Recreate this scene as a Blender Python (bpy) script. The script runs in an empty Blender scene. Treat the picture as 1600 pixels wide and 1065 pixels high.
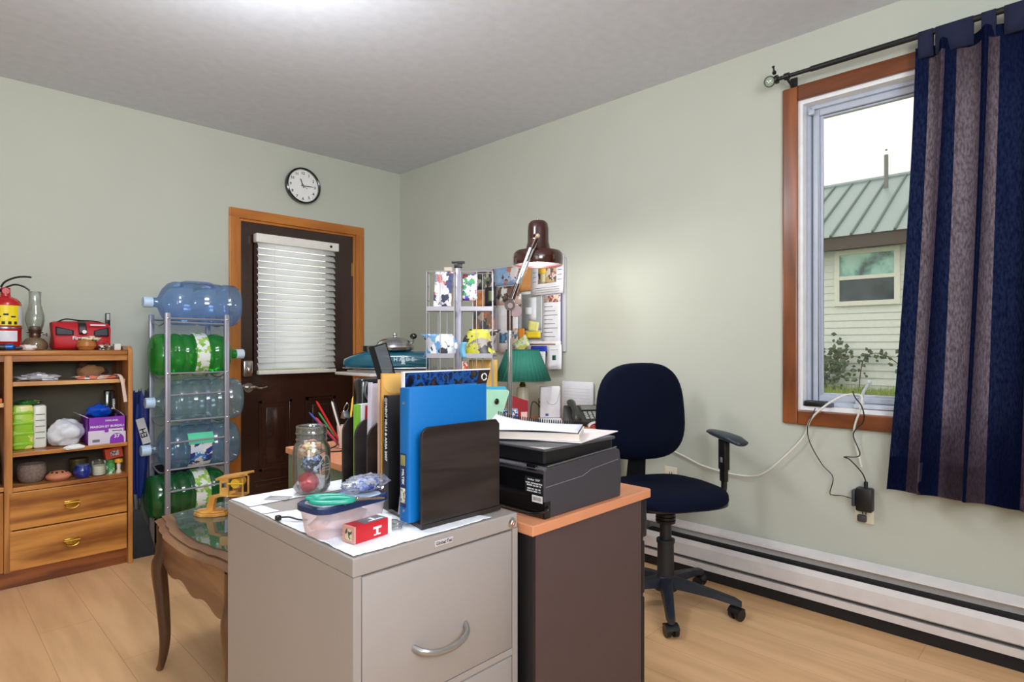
import bpy, bmesh, math, random
from mathutils import Matrix, Vector, noise
C = bpy.context.scene.collection
SC = bpy.context.scene
PI = math.pi
rnd = random.Random(7)

# ------------------------------------------------------------------ camera
cam_d = bpy.data.cameras.new('camera'); cam = bpy.data.objects.new('camera', cam_d); C.objects.link(cam)
cam_d.sensor_width = 36.0; cam_d.lens = 931/1600*36; cam_d.shift_y = 7.7/1600; cam_d.clip_start = 0.05; cam_d.clip_end = 200
cam.location = (0, 0, 1.175); cam.rotation_euler = (PI/2, 0, -0.794)
SC.camera = cam
SC.view_settings.view_transform = 'Standard'; SC.view_settings.look = 'None'
SC.view_settings.gamma = 1; SC.view_settings.use_curve_mapping = False
SC.view_settings.exposure = 0.0

# ------------------------------------------------------------------ world and lights
w = bpy.data.worlds.new('overcast_sky'); SC.world = w; w.use_nodes = True
bg = w.node_tree.nodes['Background']; bg.inputs['Color'].default_value = (1.0, 0.975, 0.87, 1); bg.inputs['Strength'].default_value = 1.25

def light(name, kind, loc, power, color=(1, 1, 1), size=0.2, size_y=None, target=None):
    d = bpy.data.lights.new(name, kind); d.energy = power; d.color = color
    if kind == 'POINT': d.shadow_soft_size = size
    if kind == 'AREA':
        d.size = size
        if size_y: d.shape = 'RECTANGLE'; d.size_y = size_y
    o = bpy.data.objects.new(name, d); C.objects.link(o); o.location = loc
    if target: o.rotation_euler = (Vector(target)-Vector(loc)).to_track_quat('-Z', 'Y').to_euler()
    return o
light('ceiling_lamp_light', 'POINT', (0.76, 1.98, 2.30), 42, (0.96, 0.98, 1.0), 0.22)
light('overhead_fill_light', 'AREA', (0.3, -1.2, 2.5), 24, (0.95, 0.97, 1.0), 1.6, 1.2, (0.9, 0.6, 0.6))  # added fill from behind the camera, not a fixture of the room
light('rear_fill_light', 'AREA', (-1.5, -0.4, 1.5), 29, (0.90, 0.95, 1.0), 1.3, 1.5, (1.5, 1.8, 1.1))  # added unseen fill from the back wall side, no window there
light('upward_fill_light', 'AREA', (0.1, -0.9, 1.75), 58, (0.87, 0.93, 1.0), 0.9, 0.9, (0.5, 0.6, 2.6))  # added upward fill to brighten the ceiling, no floor lamp stands here

# ------------------------------------------------------------------ materials
def lin(c):
    return tuple((x/255/12.92 if x/255 <= .04045 else ((x/255+.055)/1.055)**2.4) for x in c)
MATS = {}
def mat(name, rgb, rough=.5, metal=0, noise_amt=0.0, noise_scale=20, bump=0.0, coat=0, stretch=(1, 1, 1), emit=0, sheen=0, spec=None):
    if name in MATS: return MATS[name]
    m = bpy.data.materials.new(name); m.use_nodes = True; nt = m.node_tree; b = nt.nodes['Principled BSDF']
    col = (*lin(rgb), 1); b.inputs['Base Color'].default_value = col
    b.inputs['Roughness'].default_value = rough; b.inputs['Metallic'].default_value = metal
    if coat: b.inputs['Coat Weight'].default_value = coat; b.inputs['Coat Roughness'].default_value = .08
    if spec is not None: b.inputs['Specular IOR Level'].default_value = spec
    if sheen: b.inputs['Sheen Weight'].default_value = sheen
    if emit: b.inputs['Emission Color'].default_value = col; b.inputs['Emission Strength'].default_value = emit
    tc = nt.nodes.new('ShaderNodeTexCoord'); mp = nt.nodes.new('ShaderNodeMapping'); mp.inputs['Scale'].default_value = stretch
    nt.links.new(tc.outputs['Object'], mp.inputs['Vector'])
    ns = nt.nodes.new('ShaderNodeTexNoise'); ns.inputs['Scale'].default_value = noise_scale; ns.inputs['Detail'].default_value = 4
    nt.links.new(mp.outputs['Vector'], ns.inputs['Vector'])
    amt = noise_amt or .04
    rp = nt.nodes.new('ShaderNodeValToRGB'); rp.color_ramp.elements[0].position = .3; rp.color_ramp.elements[1].position = .7
    rp.color_ramp.elements[0].color = (*[c*(1-amt) for c in col[:3]], 1); rp.color_ramp.elements[1].color = (*[min(1, c*(1+amt)) for c in col[:3]], 1)
    nt.links.new(ns.outputs['Fac'], rp.inputs['Fac']); nt.links.new(rp.outputs['Color'], b.inputs['Base Color'])
    if bump:
        bp = nt.nodes.new('ShaderNodeBump'); bp.inputs['Strength'].default_value = bump; bp.inputs['Distance'].default_value = .003
        nt.links.new(ns.outputs['Fac'], bp.inputs['Height']); nt.links.new(bp.outputs['Normal'], b.inputs['Normal'])
    MATS[name] = m; return m

def wood(name, light_c, dark_c, axis='X', scale=6, rough=.35, contrast=.5, bands=True, coat=.2):
    """wood with grain running along the given object axis"""
    if name in MATS: return MATS[name]
    m = bpy.data.materials.new(name); m.use_nodes = True; nt = m.node_tree; b = nt.nodes['Principled BSDF']
    b.inputs['Roughness'].default_value = rough; b.inputs['Coat Weight'].default_value = coat; b.inputs['Coat Roughness'].default_value = .15
    tc = nt.nodes.new('ShaderNodeTexCoord'); mp = nt.nodes.new('ShaderNodeMapping')
    s = {'X': (.12, 1, 1), 'Y': (1, .12, 1), 'Z': (1, 1, .12)}[axis]; mp.inputs['Scale'].default_value = s
    nt.links.new(tc.outputs['Object'], mp.inputs['Vector'])
    n1 = nt.nodes.new('ShaderNodeTexNoise'); n1.inputs['Scale'].default_value = scale; n1.inputs['Detail'].default_value = 3; n1.inputs['Distortion'].default_value = .6
    nt.links.new(mp.outputs['Vector'], n1.inputs['Vector'])
    mu = nt.nodes.new('ShaderNodeMath'); mu.operation = 'MULTIPLY'; mu.inputs[1].default_value = 9 if bands else 2
    nt.links.new(n1.outputs['Fac'], mu.inputs[0])
    fr = nt.nodes.new('ShaderNodeMath'); fr.operation = 'PINGPONG'; fr.inputs[1].default_value = 1; nt.links.new(mu.outputs[0], fr.inputs[0])
    n2 = nt.nodes.new('ShaderNodeTexNoise'); n2.inputs['Scale'].default_value = scale*14; n2.inputs['Detail'].default_value = 4
    nt.links.new(mp.outputs['Vector'], n2.inputs['Vector'])
    mx = nt.nodes.new('ShaderNodeMath'); mx.operation = 'MULTIPLY_ADD'; mx.inputs[1].default_value = .45; nt.links.new(n2.outputs['Fac'], mx.inputs[0])
    ml = nt.nodes.new('ShaderNodeMath'); ml.operation = 'MULTIPLY'; ml.inputs[1].default_value = .6; nt.links.new(fr.outputs[0], ml.inputs[0])
    nt.links.new(ml.outputs[0], mx.inputs[2])
    rp = nt.nodes.new('ShaderNodeValToRGB'); e = rp.color_ramp.elements
    e[0].position = .5-contrast*.4; e[0].color = (*lin(dark_c), 1); e[1].position = .5+contrast*.35; e[1].color = (*lin(light_c), 1)
    nt.links.new(mx.outputs[0], rp.inputs['Fac']); nt.links.new(rp.outputs['Color'], b.inputs['Base Color'])
    MATS[name] = m; return m

def clear(name, rgb, solid=.12, gloss=.10, rough=.03):
    """thin clear plastic or glass: mostly transmits, tinted, some body, glossy at grazing angles"""
    if name in MATS: return MATS[name]
    m = bpy.data.materials.new(name); m.use_nodes = True; nt = m.node_tree
    for n in list(nt.nodes):
        if n.type != 'OUTPUT_MATERIAL': nt.nodes.remove(n)
    out = nt.nodes['Material Output']; col = (*lin(rgb), 1)
    t = nt.nodes.new('ShaderNodeBsdfTransparent'); t.inputs['Color'].default_value = col
    d = nt.nodes.new('ShaderNodeBsdfDiffuse'); d.inputs['Color'].default_value = col
    tr = nt.nodes.new('ShaderNodeBsdfTranslucent'); tr.inputs['Color'].default_value = col
    a = nt.nodes.new('ShaderNodeAddShader'); nt.links.new(d.outputs[0], a.inputs[0]); nt.links.new(tr.outputs[0], a.inputs[1])
    m1 = nt.nodes.new('ShaderNodeMixShader'); m1.inputs[0].default_value = solid
    nt.links.new(t.outputs[0], m1.inputs[1]); nt.links.new(a.outputs[0], m1.inputs[2])
    g = nt.nodes.new('ShaderNodeBsdfGlossy'); g.inputs['Roughness'].default_value = rough
    fr = nt.nodes.new('ShaderNodeLayerWeight'); fr.inputs['Blend'].default_value = .25
    mr = nt.nodes.new('ShaderNodeMapRange'); mr.inputs['To Min'].default_value = gloss*.5; mr.inputs['To Max'].default_value = min(1, gloss*6)
    nt.links.new(fr.outputs['Fresnel'], mr.inputs['Value'])
    m2 = nt.nodes.new('ShaderNodeMixShader'); nt.links.new(mr.outputs[0], m2.inputs[0])
    nt.links.new(m1.outputs[0], m2.inputs[1]); nt.links.new(g.outputs[0], m2.inputs[2]); nt.links.new(m2.outputs[0], out.inputs['Surface'])
    MATS[name] = m; return m

def fabric(name, rgb, trans=.35, scale=180):
    if name in MATS: return MATS[name]
    m = bpy.data.materials.new(name); m.use_nodes = True; nt = m.node_tree
    for n in list(nt.nodes):
        if n.type != 'OUTPUT_MATERIAL': nt.nodes.remove(n)
    out = nt.nodes['Material Output']; col = lin(rgb)
    tc = nt.nodes.new('ShaderNodeTexCoord'); mp = nt.nodes.new('ShaderNodeMapping'); mp.inputs['Scale'].default_value = (1, 1, .35)
    nt.links.new(tc.outputs['Object'], mp.inputs['Vector'])
    ns = nt.nodes.new('ShaderNodeTexNoise'); ns.inputs['Scale'].default_value = scale; ns.inputs['Detail'].default_value = 3; nt.links.new(mp.outputs[0], ns.inputs['Vector'])
    rp = nt.nodes.new('ShaderNodeValToRGB'); e = rp.color_ramp.elements; e[0].position = .35; e[1].position = .65
    e[0].color = (*[c*.93 for c in col], 1); e[1].color = (*[min(1, c*1.07) for c in col], 1); nt.links.new(ns.outputs['Fac'], rp.inputs['Fac'])
    d = nt.nodes.new('ShaderNodeBsdfDiffuse'); t = nt.nodes.new('ShaderNodeBsdfTranslucent')
    nt.links.new(rp.outputs[0], d.inputs['Color'])
    rt = nt.nodes.new('ShaderNodeValToRGB'); e = rt.color_ramp.elements; e[0].position = .35; e[1].position = .65
    e[0].color = (*[c*1.1 for c in col], 1); e[1].color = (*[min(1, c*2.8+k_) for c, k_ in zip(col, (.06, .08, .14))], 1); nt.links.new(ns.outputs['Fac'], rt.inputs['Fac'])
    nt.links.new(rt.outputs[0], t.inputs['Color'])
    mx = nt.nodes.new('ShaderNodeMixShader'); mx.inputs[0].default_value = trans
    nt.links.new(d.outputs[0], mx.inputs[1]); nt.links.new(t.outputs[0], mx.inputs[2]); nt.links.new(mx.outputs[0], out.inputs['Surface'])
    MATS[name] = m; return m

def collage(name, colors, scale=12, rough=.5, smooth=False, off=0, background=None):
    """printed page or picture: a procedural patchwork of flat colours"""
    if name in MATS: return MATS[name]
    m = bpy.data.materials.new(name); m.use_nodes = True; nt = m.node_tree; b = nt.nodes['Principled BSDF']
    b.inputs['Roughness'].default_value = rough
    tc = nt.nodes.new('ShaderNodeTexCoord'); mp = nt.nodes.new('ShaderNodeMapping'); mp.inputs['Location'].default_value = (off, off*1.7, off*.6)
    nt.links.new(tc.outputs['Object'], mp.inputs['Vector'])
    if smooth:
        v = nt.nodes.new('ShaderNodeTexNoise'); v.inputs['Scale'].default_value = scale; v.inputs['Detail'].default_value = 5; src = v.outputs['Fac']
        nt.links.new(mp.outputs[0], v.inputs['Vector'])
    else:
        v = nt.nodes.new('ShaderNodeTexVoronoi'); v.inputs['Scale'].default_value = scale*1.6
        dn = nt.nodes.new('ShaderNodeTexNoise'); dn.inputs['Scale'].default_value = scale*2.5; dn.inputs['Detail'].default_value = 4; nt.links.new(mp.outputs[0], dn.inputs['Vector'])
        dm = nt.nodes.new('ShaderNodeVectorMath'); dm.operation = 'MULTIPLY_ADD'; dm.inputs[1].default_value = (.9/scale,)*3
        nt.links.new(dn.outputs['Color'], dm.inputs[0]); nt.links.new(mp.outputs[0], dm.inputs[2]); nt.links.new(dm.outputs[0], v.inputs['Vector'])
        sp = nt.nodes.new('ShaderNodeSeparateColor'); nt.links.new(v.outputs['Color'], sp.inputs[0]); src = sp.outputs[0]
    rp = nt.nodes.new('ShaderNodeValToRGB'); rp.color_ramp.interpolation = 'CONSTANT' if not smooth else 'LINEAR'
    e = rp.color_ramp.elements; n = len(colors)
    lo, hi = (.32, .68) if smooth else (0, 1)
    e[0].position = lo; e[0].color = (*lin(colors[0]), 1); e[1].position = lo+(hi-lo)*(n-1)/n; e[1].color = (*lin(colors[-1]), 1)
    for i in range(1, n-1):
        k = e.new(lo+(hi-lo)*i/n); k.color = (*lin(colors[i]), 1)
    nt.links.new(src, rp.inputs['Fac']); nt.links.new(rp.outputs[0], b.inputs['Base Color'])
    MATS[name] = m; return m

# ------------------------------------------------------------------ mesh builder
def catmull(pts, n=6, closed=False):
    P = [Vector(p) for p in pts]; out = []; N = len(P)
    rng = range(N) if closed else range(N-1)
    for i in rng:
        if closed: p0, p1, p2, p3 = P[i-1], P[i], P[(i+1) % N], P[(i+2) % N]
        else: p0, p1, p2, p3 = P[max(i-1, 0)], P[i], P[i+1], P[min(i+2, N-1)]
        for k in range(n):
            t = k/n
            out.append(.5*((2*p1)+(-p0+p2)*t+(2*p0-5*p1+4*p2-p3)*t*t+(-p0+3*p1-3*p2+p3)*t**3))
    if not closed: out.append(P[-1])
    return out

class M:
    def __init__(s): s.v = []; s.f = []; s.mi = []
    def add(s, vs, fs, mi=0, T=None):
        o = len(s.v)
        s.v += [(T @ Vector(v)) if T is not None else Vector(v) for v in vs]
        s.f += [tuple(i+o for i in f) for f in fs]; s.mi += [mi]*len(fs); return s
    def box(s, x0, x1, y0, y1, z0, z1, mi=0, T=None):
        vs = [(x, y, z) for z in (z0, z1) for y in (y0, y1) for x in (x0, x1)]
        return s.add(vs, [(0, 2, 3, 1), (4, 5, 7, 6), (0, 1, 5, 4), (2, 6, 7, 3), (0, 4, 6, 2), (1, 3, 7, 5)], mi, T)
    def rbox(s, x0, x1, y0, y1, z0, z1, r=.005, seg=2, mi=0, T=None):
        bm = bmesh.new(); bmesh.ops.create_cube(bm, size=1)
        for v in bm.verts: v.co = Vector(((x0+x1)/2+v.co.x*(x1-x0), (y0+y1)/2+v.co.y*(y1-y0), (z0+z1)/2+v.co.z*(z1-z0)))
        r = min(r, .49*min(abs(x1-x0), abs(y1-y0), abs(z1-z0)))
        bmesh.ops.bevel(bm, geom=bm.edges[:], offset=r, segments=seg, affect='EDGES', profile=.5)
        bm.verts.index_update(); s.add([v.co.copy() for v in bm.verts], [[v.index for v in f.verts] for f in bm.faces], mi, T); bm.free(); return s
    def cyl(s, p0, p1, r0, r1=None, n=16, mi=0, T=None, caps=True):
        r1 = r0 if r1 is None else r1
        p0 = Vector(p0); p1 = Vector(p1); d = (p1-p0).normalized(); q = d.to_track_quat('Z', 'Y').to_matrix()
        vs = []
        for p, r in ((p0, r0), (p1, r1)):
            for i in range(n): a = 2*PI*i/n; vs.append(p+q @ Vector((math.cos(a)*r, math.sin(a)*r, 0)))
        fs = [(i, (i+1) % n, n+(i+1) % n, n+i) for i in range(n)]
        if caps: fs += [tuple(range(n-1, -1, -1)), tuple(range(n, 2*n))]
        return s.add(vs, fs, mi, T)
    def tube(s, pts, r, n=8, mi=0, T=None, closed=False, flat=1.0):
        P = [Vector(p) for p in pts]; N = len(P); vs = []; up = None
        for i, p in enumerate(P):
            a = P[i-1] if (i > 0 or closed) else P[i]; b = P[(i+1) % N] if (i < N-1 or closed) else P[i]
            d = (b-a); d = d.normalized() if d.length > 1e-9 else Vector((0, 0, 1))
            if up is None: up = Vector((0, 0, 1)) if abs(d.z) < .9 else Vector((1, 0, 0))
            x = d.cross(up); x = x.normalized() if x.length > 1e-6 else d.orthogonal().normalized()
            y = x.cross(d).normalized(); up = y
            rr = r[i] if isinstance(r, (list, tuple)) else r
            for k in range(n): t = 2*PI*k/n; vs.append(p+x*math.cos(t)*rr+y*math.sin(t)*rr*flat)
        fs = [(i*n+k, i*n+(k+1) % n, ((i+1) % N)*n+(k+1) % n, ((i+1) % N)*n+k) for i in range(N if closed else N-1) for k in range(n)]
        if not closed: fs += [tuple(range(n-1, -1, -1)), tuple((N-1)*n+k for k in range(n))]
        return s.add(vs, fs, mi, T)
    def lathe(s, prof, at=(0, 0, 0), n=28, mi=0, T=None, mod=None):
        vs = []; fs = []; N = len(prof)
        for r, z in prof:
            for k in range(n):
                a = 2*PI*k/n; rr = r*(mod(a, z) if mod else 1)
                vs.append((at[0]+math.cos(a)*rr, at[1]+math.sin(a)*rr, at[2]+z))
        for i in range(N-1):
            for k in range(n): fs.append((i*n+k, i*n+(k+1) % n, (i+1)*n+(k+1) % n, (i+1)*n+k))
        if prof[0][0] > 1e-5: fs.append(tuple(range(n-1, -1, -1)))
        if prof[-1][0] > 1e-5: fs.append(tuple((N-1)*n+k for k in range(n)))
        return s.add(vs, fs, mi, T)
    def shell(s, prof, at=(0, 0, 0), n=28, mi=0, T=None, mod=None):
        """open lathe without end caps"""
        a = M().lathe(prof, at, n, mi, None, mod); k = len(a.f)
        fs = a.f[:n*(len(prof)-1)]; return s.add(a.v, fs, mi, T)
    def prism(s, poly, z0, z1, mi=0, T=None):
        n = len(poly); vs = [(x, y, z0) for x, y in poly]+[(x, y, z1) for x, y in poly]
        fs = [(i, (i+1) % n, n+(i+1) % n, n+i) for i in range(n)]+[tuple(range(n-1, -1, -1)), tuple(range(n, 2*n))]
        return s.add(vs, fs, mi, T)
    def ball(s, c, r, n=16, m=10, mi=0, T=None, fn=None):
        if not isinstance(r, (tuple, list)): r = (r, r, r)
        vs = [(c[0], c[1], c[2]-r[2])]; fs = []
        for j in range(1, m):
            b = PI*j/m-PI/2
            for i in range(n):
                a = 2*PI*i/n; vs.append((c[0]+math.cos(a)*math.cos(b)*r[0], c[1]+math.sin(a)*math.cos(b)*r[1], c[2]+math.sin(b)*r[2]))
        vs.append((c[0], c[1], c[2]+r[2])); L = len(vs)-1
        for i in range(n): fs.append((0, 1+(i+1) % n, 1+i)); fs.append((L, L-n+i, L-n+(i+1) % n))
        for j in range(m-2):
            for i in range(n): a = 1+j*n; fs.append((a+i, a+(i+1) % n, a+n+(i+1) % n, a+n+i))
        if fn: vs = [fn(Vector(v)) for v in vs]
        return s.add(vs, fs, mi, T)
    def grid(s, fn, nu, nv, mi=0, T=None, mifn=None):
        vs = [fn(i/nu, j/nv) for j in range(nv+1) for i in range(nu+1)]; o = len(s.f)
        fs = [(j*(nu+1)+i, j*(nu+1)+i+1, (j+1)*(nu+1)+i+1, (j+1)*(nu+1)+i) for j in range(nv) for i in range(nu)]
        s.add(vs, fs, mi, T)
        if mifn:
            for k in range(nu*nv): s.mi[o+k] = mifn((k % nu)/nu, (k//nu)/nv)
        return s
    def loft(s, rings, mi=0, T=None, caps=True):
        n = len(rings[0]); vs = [v for r in rings for v in r]; N = len(rings)
        fs = [(i*n+k, i*n+(k+1) % n, (i+1)*n+(k+1) % n, (i+1)*n+k) for i in range(N-1) for k in range(n)]
        if caps: fs += [tuple(range(n-1, -1, -1)), tuple((N-1)*n+k for k in range(n))]
        return s.add(vs, fs, mi, T)
    def build(s, name, mats, parent=None, local=False, smooth=35, org=None, solid=None, bevel=None, sub=0):
        """parent given: vertices are world coordinates unless local=True (then in the top thing's frame)"""
        if not isinstance(mats, (list, tuple)): mats = [mats]
        vs = s.v
        if parent is not None and not local:
            mw = Matrix.Identity(4); p = parent
            while p is not None: mw = p.matrix_basis @ mw; p = p.parent
            inv = mw.inverted(); vs = [inv @ v for v in vs]
        if parent is None and not local:
            if org is None:
                xs = [v.x for v in vs]; ys = [v.y for v in vs]; zs = [v.z for v in vs]
                org = ((min(xs)+max(xs))/2, (min(ys)+max(ys))/2, min(zs))
            org = Vector(org); vs = [v-org for v in vs]
        me = bpy.data.meshes.new(name); me.from_pydata([tuple(v) for v in vs], [], s.f)
        for m_ in mats: me.materials.append(m_)
        for i, p in enumerate(me.polygons): p.material_index = s.mi[i]
        bm = bmesh.new(); bm.from_mesh(me); bmesh.ops.remove_doubles(bm, verts=bm.verts, dist=1e-6); bmesh.ops.recalc_face_normals(bm, faces=bm.faces); bm.to_mesh(me); bm.free()
        if smooth:
            for p in me.polygons: p.use_smooth = True
            me.set_sharp_from_angle(angle=math.radians(smooth))
        o = bpy.data.objects.new(name, me); C.objects.link(o)
        if parent is not None: o.parent = parent
        elif not local: o.location = org
        if solid: md = o.modifiers.new('thickness', 'SOLIDIFY'); md.thickness = solid; md.offset = 0
        if bevel: md = o.modifiers.new('rounding', 'BEVEL'); md.width = bevel; md.segments = 2; md.limit_method = 'ANGLE'; md.angle_limit = math.radians(40)
        if sub: md = o.modifiers.new('smooth', 'SUBSURF'); md.levels = sub; md.render_levels = sub
        return o

def rot(axis, deg, at=(0, 0, 0)):
    return Matrix.Translation(Vector(at)) @ Matrix.Rotation(math.radians(deg), 4, axis)
def thing(name, label, cat, loc=(0, 0, 0), rz=0, group=None, kind=None):
    o = bpy.data.objects.new(name, None); C.objects.link(o); o.location = loc; o.rotation_euler = (0, 0, math.radians(rz))
    o.matrix_basis = Matrix.Translation(Vector(loc)) @ Matrix.Rotation(math.radians(rz), 4, 'Z')
    o.empty_display_size = .05
    return tag(o, label, cat, group, kind)
def tag(o, label=None, cat=None, group=None, kind=None):
    if label: o['label'] = label
    if cat: o['category'] = cat
    if group: o['group'] = group
    if kind: o['kind'] = kind
    return o
def structure(o, label=None):
    o['kind'] = 'structure'
    if label: o['label'] = label
    return o
def copy_thing(root, loc=None, rz=None, label=None, name=None):
    def cp(o, parent):
        c = o.copy(); C.objects.link(c); c.parent = parent
        for ch in list(o.children): cp(ch, c)
        return c
    r = cp(root, root.parent)
    if loc is not None: r.location = loc
    if rz is not None: r.rotation_euler = (0, 0, math.radians(rz))
    if label: r['label'] = label
    return r
def text(name, s, size, material, parent, T, depth=.0006, align='CENTER', local=False, bold=False, squash=1.0):
    """lettering as mesh; T maps the text plane (x right, y up, z towards the reader) to the world"""
    cu = bpy.data.curves.new(name, 'FONT'); cu.body = s; cu.size = size; cu.extrude = depth; cu.align_x = align; cu.align_y = 'CENTER'; cu.resolution_u = 2
    if bold: cu.offset = size*.02
    o = bpy.data.objects.new(name, cu); me = bpy.data.meshes.new_from_object(o); bpy.data.objects.remove(o)
    m = M(); m.add([(v.co.x*squash, v.co.y, v.co.z) for v in me.vertices], [tuple(p.vertices) for p in me.polygons], 0, T)
    bpy.data.meshes.remove(me)
    return m.build(name, material, parent, local=local, smooth=0)
# frames for writing on vertical faces: F_south faces -y, F_west faces -x (towards the room)
def face_south(x, y, z, roll=0): return Matrix.Translation((x, y, z)) @ Matrix.Rotation(PI/2, 4, 'X') @ Matrix.Rotation(math.radians(roll), 4, 'Z')
def face_west(x, y, z, roll=0): return Matrix.Translation((x, y, z)) @ Matrix.Rotation(-PI/2, 4, 'Z') @ Matrix.Rotation(PI/2, 4, 'X') @ Matrix.Rotation(math.radians(roll), 4, 'Z')
def face_up(x, y, z, rz=0): return Matrix.Translation((x, y, z)) @ Matrix.Rotation(math.radians(rz), 4, 'Z')

white = mat('white_paper', (236, 236, 236), .7)
blackp = mat('black_plastic', (22, 22, 24), .38)
blackg = mat('gloss_black', (14, 14, 16), .12, coat=.5)
ink = mat('printed_ink', (30, 30, 34), .6)
whiteink = mat('white_ink', (235, 235, 235), .5)
chrome = mat('chrome', (215, 215, 218), .12, 1)
steel = mat('brushed_steel', (165, 167, 172), .32, 1)
brass = mat('brass', (200, 160, 70), .25, 1)
oak = wood('honey_oak', (196, 132, 66), (140, 80, 32), 'X', 5)
oak_v = wood('honey_oak_upright', (192, 130, 66), (150, 90, 40), 'Z', 5)
# ================================================================== THE ROOM
XR, YL, H = 2.88, 4.14, 2.60
wallm = mat('sage_wall_paint', (190, 193, 180), .75, noise_amt=.02, noise_scale=2)
ceilm = mat('ceiling_paint', (212, 217, 226), .8)
def floor_mat():
    m = bpy.data.materials.new('laminate_floor'); m.use_nodes = True; nt = m.node_tree; b = nt.nodes['Principled BSDF']
    tc = nt.nodes.new('ShaderNodeTexCoord'); mp = nt.nodes.new('ShaderNodeMapping'); mp.inputs['Rotation'].default_value = (0, 0, PI/2)
    nt.links.new(tc.outputs['Object'], mp.inputs['Vector'])
    br = nt.nodes.new('ShaderNodeTexBrick'); br.inputs['Scale'].default_value = 1; br.inputs['Brick Width'].default_value = 1.3; br.inputs['Row Height'].default_value = .19
    br.inputs['Mortar Size'].default_value = .0012; br.inputs['Color1'].default_value = (*lin((236, 190, 142)), 1); br.inputs['Color2'].default_value = (*lin((229, 182, 133)), 1)
    br.inputs['Mortar'].default_value = (*lin((198, 150, 106)), 1); br.offset = .37
    nt.links.new(mp.outputs[0], br.inputs['Vector'])
    m2 = nt.nodes.new('ShaderNodeMapping'); m2.inputs['Scale'].default_value = (7, .8, 1); nt.links.new(tc.outputs['Object'], m2.inputs['Vector'])
    ns = nt.nodes.new('ShaderNodeTexNoise'); ns.inputs['Scale'].default_value = 2.2; ns.inputs['Detail'].default_value = 5; nt.links.new(m2.outputs[0], ns.inputs['Vector'])
    rp = nt.nodes.new('ShaderNodeValToRGB'); rp.color_ramp.elements[0].position = .35; rp.color_ramp.elements[0].color = (.80, .76, .70, 1); rp.color_ramp.elements[1].position = .62; rp.color_ramp.elements[1].color = (1, 1, 1, 1)
    nt.links.new(ns.outputs['Fac'], rp.inputs['Fac'])
    mx = nt.nodes.new('ShaderNodeMix'); mx.data_type = 'RGBA'; mx.blend_type = 'MULTIPLY'; mx.inputs[0].default_value = .8
    nt.links.new(br.outputs['Color'], mx.inputs[6]); nt.links.new(rp.outputs[0], mx.inputs[7]); nt.links.new(mx.outputs[2], b.inputs['Base Color'])
    b.inputs['Roughness'].default_value = .42
    return m
structure(M().box(-1.8, XR+.2, -2.4, YL+.18, -.1, 0).build('floor', floor_mat(), smooth=0, org=(0, 0, 0)))
structure(M().box(-1.8, XR+.2, -2.4, YL+.18, H, H+.1).build('ceiling', ceilm, smooth=0))
WY0, WY1, WZ0, WZ1 = -.02, .983, .881, 2.301       # window opening
structure(M().box(XR, XR+.18, -2.4, WY0, 0, H).box(XR, XR+.18, WY1, YL+.18, 0, H).box(XR, XR+.18, WY0, WY1, 0, WZ0).box(XR, XR+.18, WY0, WY1, WZ1, H).build('wall_right', wallm, smooth=0))
DX0, DX1, DZ = 1.573, 2.469, 2.043
structure(M().box(-1.8, DX0, YL, YL+.18, 0, H).box(DX1, XR, YL, YL+.18, 0, H).box(DX0, DX1, YL, YL+.18, DZ, H).build('wall_left', wallm, smooth=0))
structure(M().box(-1.8, -1.62, -2.4, YL, 0, H).build('wall_back', wallm, smooth=0))
structure(M().box(-1.62, XR, -2.4, -2.22, 0, H).build('wall_near', wallm, smooth=0))

# ---- door with casing
trim_o = wood('varnished_door_trim', (196, 122, 50), (160, 90, 30), 'Z', 4, contrast=.9)
trim_ox = wood('varnished_door_trim_head', (196, 122, 50), (160, 90, 30), 'X', 4, contrast=.9)
t = M()
t.box(1.511, DX0+.004, YL-.018, YL, 0, DZ).box(DX1-.004, 2.531, YL-.018, YL, 0, DZ).box(DX0, DX0+.02, YL, YL+.12, 0, DZ).box(DX1-.02, DX1, YL, YL+.12, 0, DZ)
t.box(1.511, 2.531, YL-.018, YL, DZ-.004, 2.103, 1).box(DX0+.02, DX1-.02, YL, YL+.12, DZ-.02, DZ, 1)
structure(t.build('trim_1', [trim_o, trim_ox], smooth=0, bevel=.003))
dbrown = mat('gloss_brown_door_paint', (52, 30, 24), .22, coat=.4, noise_amt=.12, noise_scale=6)
door = thing('door_1', None, None, (DX0+.02, YL+.02, 0)); structure(door, 'dark brown steel entry door with a window covered by a white blind')
a, b_, y0, y1 = DX0+.022, DX1-.022, YL+.012, YL+.055
wx0, wx1, wz0, wz1 = 1.71, 2.24, 1.0, 1.90
d = M().box(a, wx0, y0, y1, .01, DZ-.022).box(wx1, b_, y0, y1, .01, DZ-.022).box(wx0, wx1, y0, y1, .01, wz0).box(wx0, wx1, y0, y1, wz1, DZ-.022)
d.build('door_slab', dbrown, door, smooth=0)
f = M()
for (x0, x1, z0, z1) in ((1.715, 1.955, .30, .795), (2.06, 2.30, .30, .795)):
    w_ = .022
    for q in ((x0, x1, z1-w_, z1), (x0, x1, z0, z0+w_), (x0, x0+w_, z0, z1), (x1-w_, x1, z0, z1)): f.box(q[0], q[1], y0-.007, y0, q[2], q[3])
    f.rbox(x0+.05, x1-.05, y0-.006, y0+.01, z0+.05, z1-.05, .005)
f.box(1.68, 2.33, y0-.005, y0, .195, .21).box(1.68, 2.33, y0-.005, y0, .23, .24)
f.build('raised_panel_moulding', dbrown, door, bevel=.004)
f = M()
for q in ((wx0-.03, wx1+.03, wz1, wz1+.03), (wx0-.03, wx1+.03, wz0-.03, wz0), (wx0-.03, wx0, wz0, wz1), (wx1, wx1+.03, wz0, wz1)): f.box(q[0], q[1], y0-.012, y0, q[2], q[3])
f.build('window_bead', dbrown, door, bevel=.004)
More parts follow.
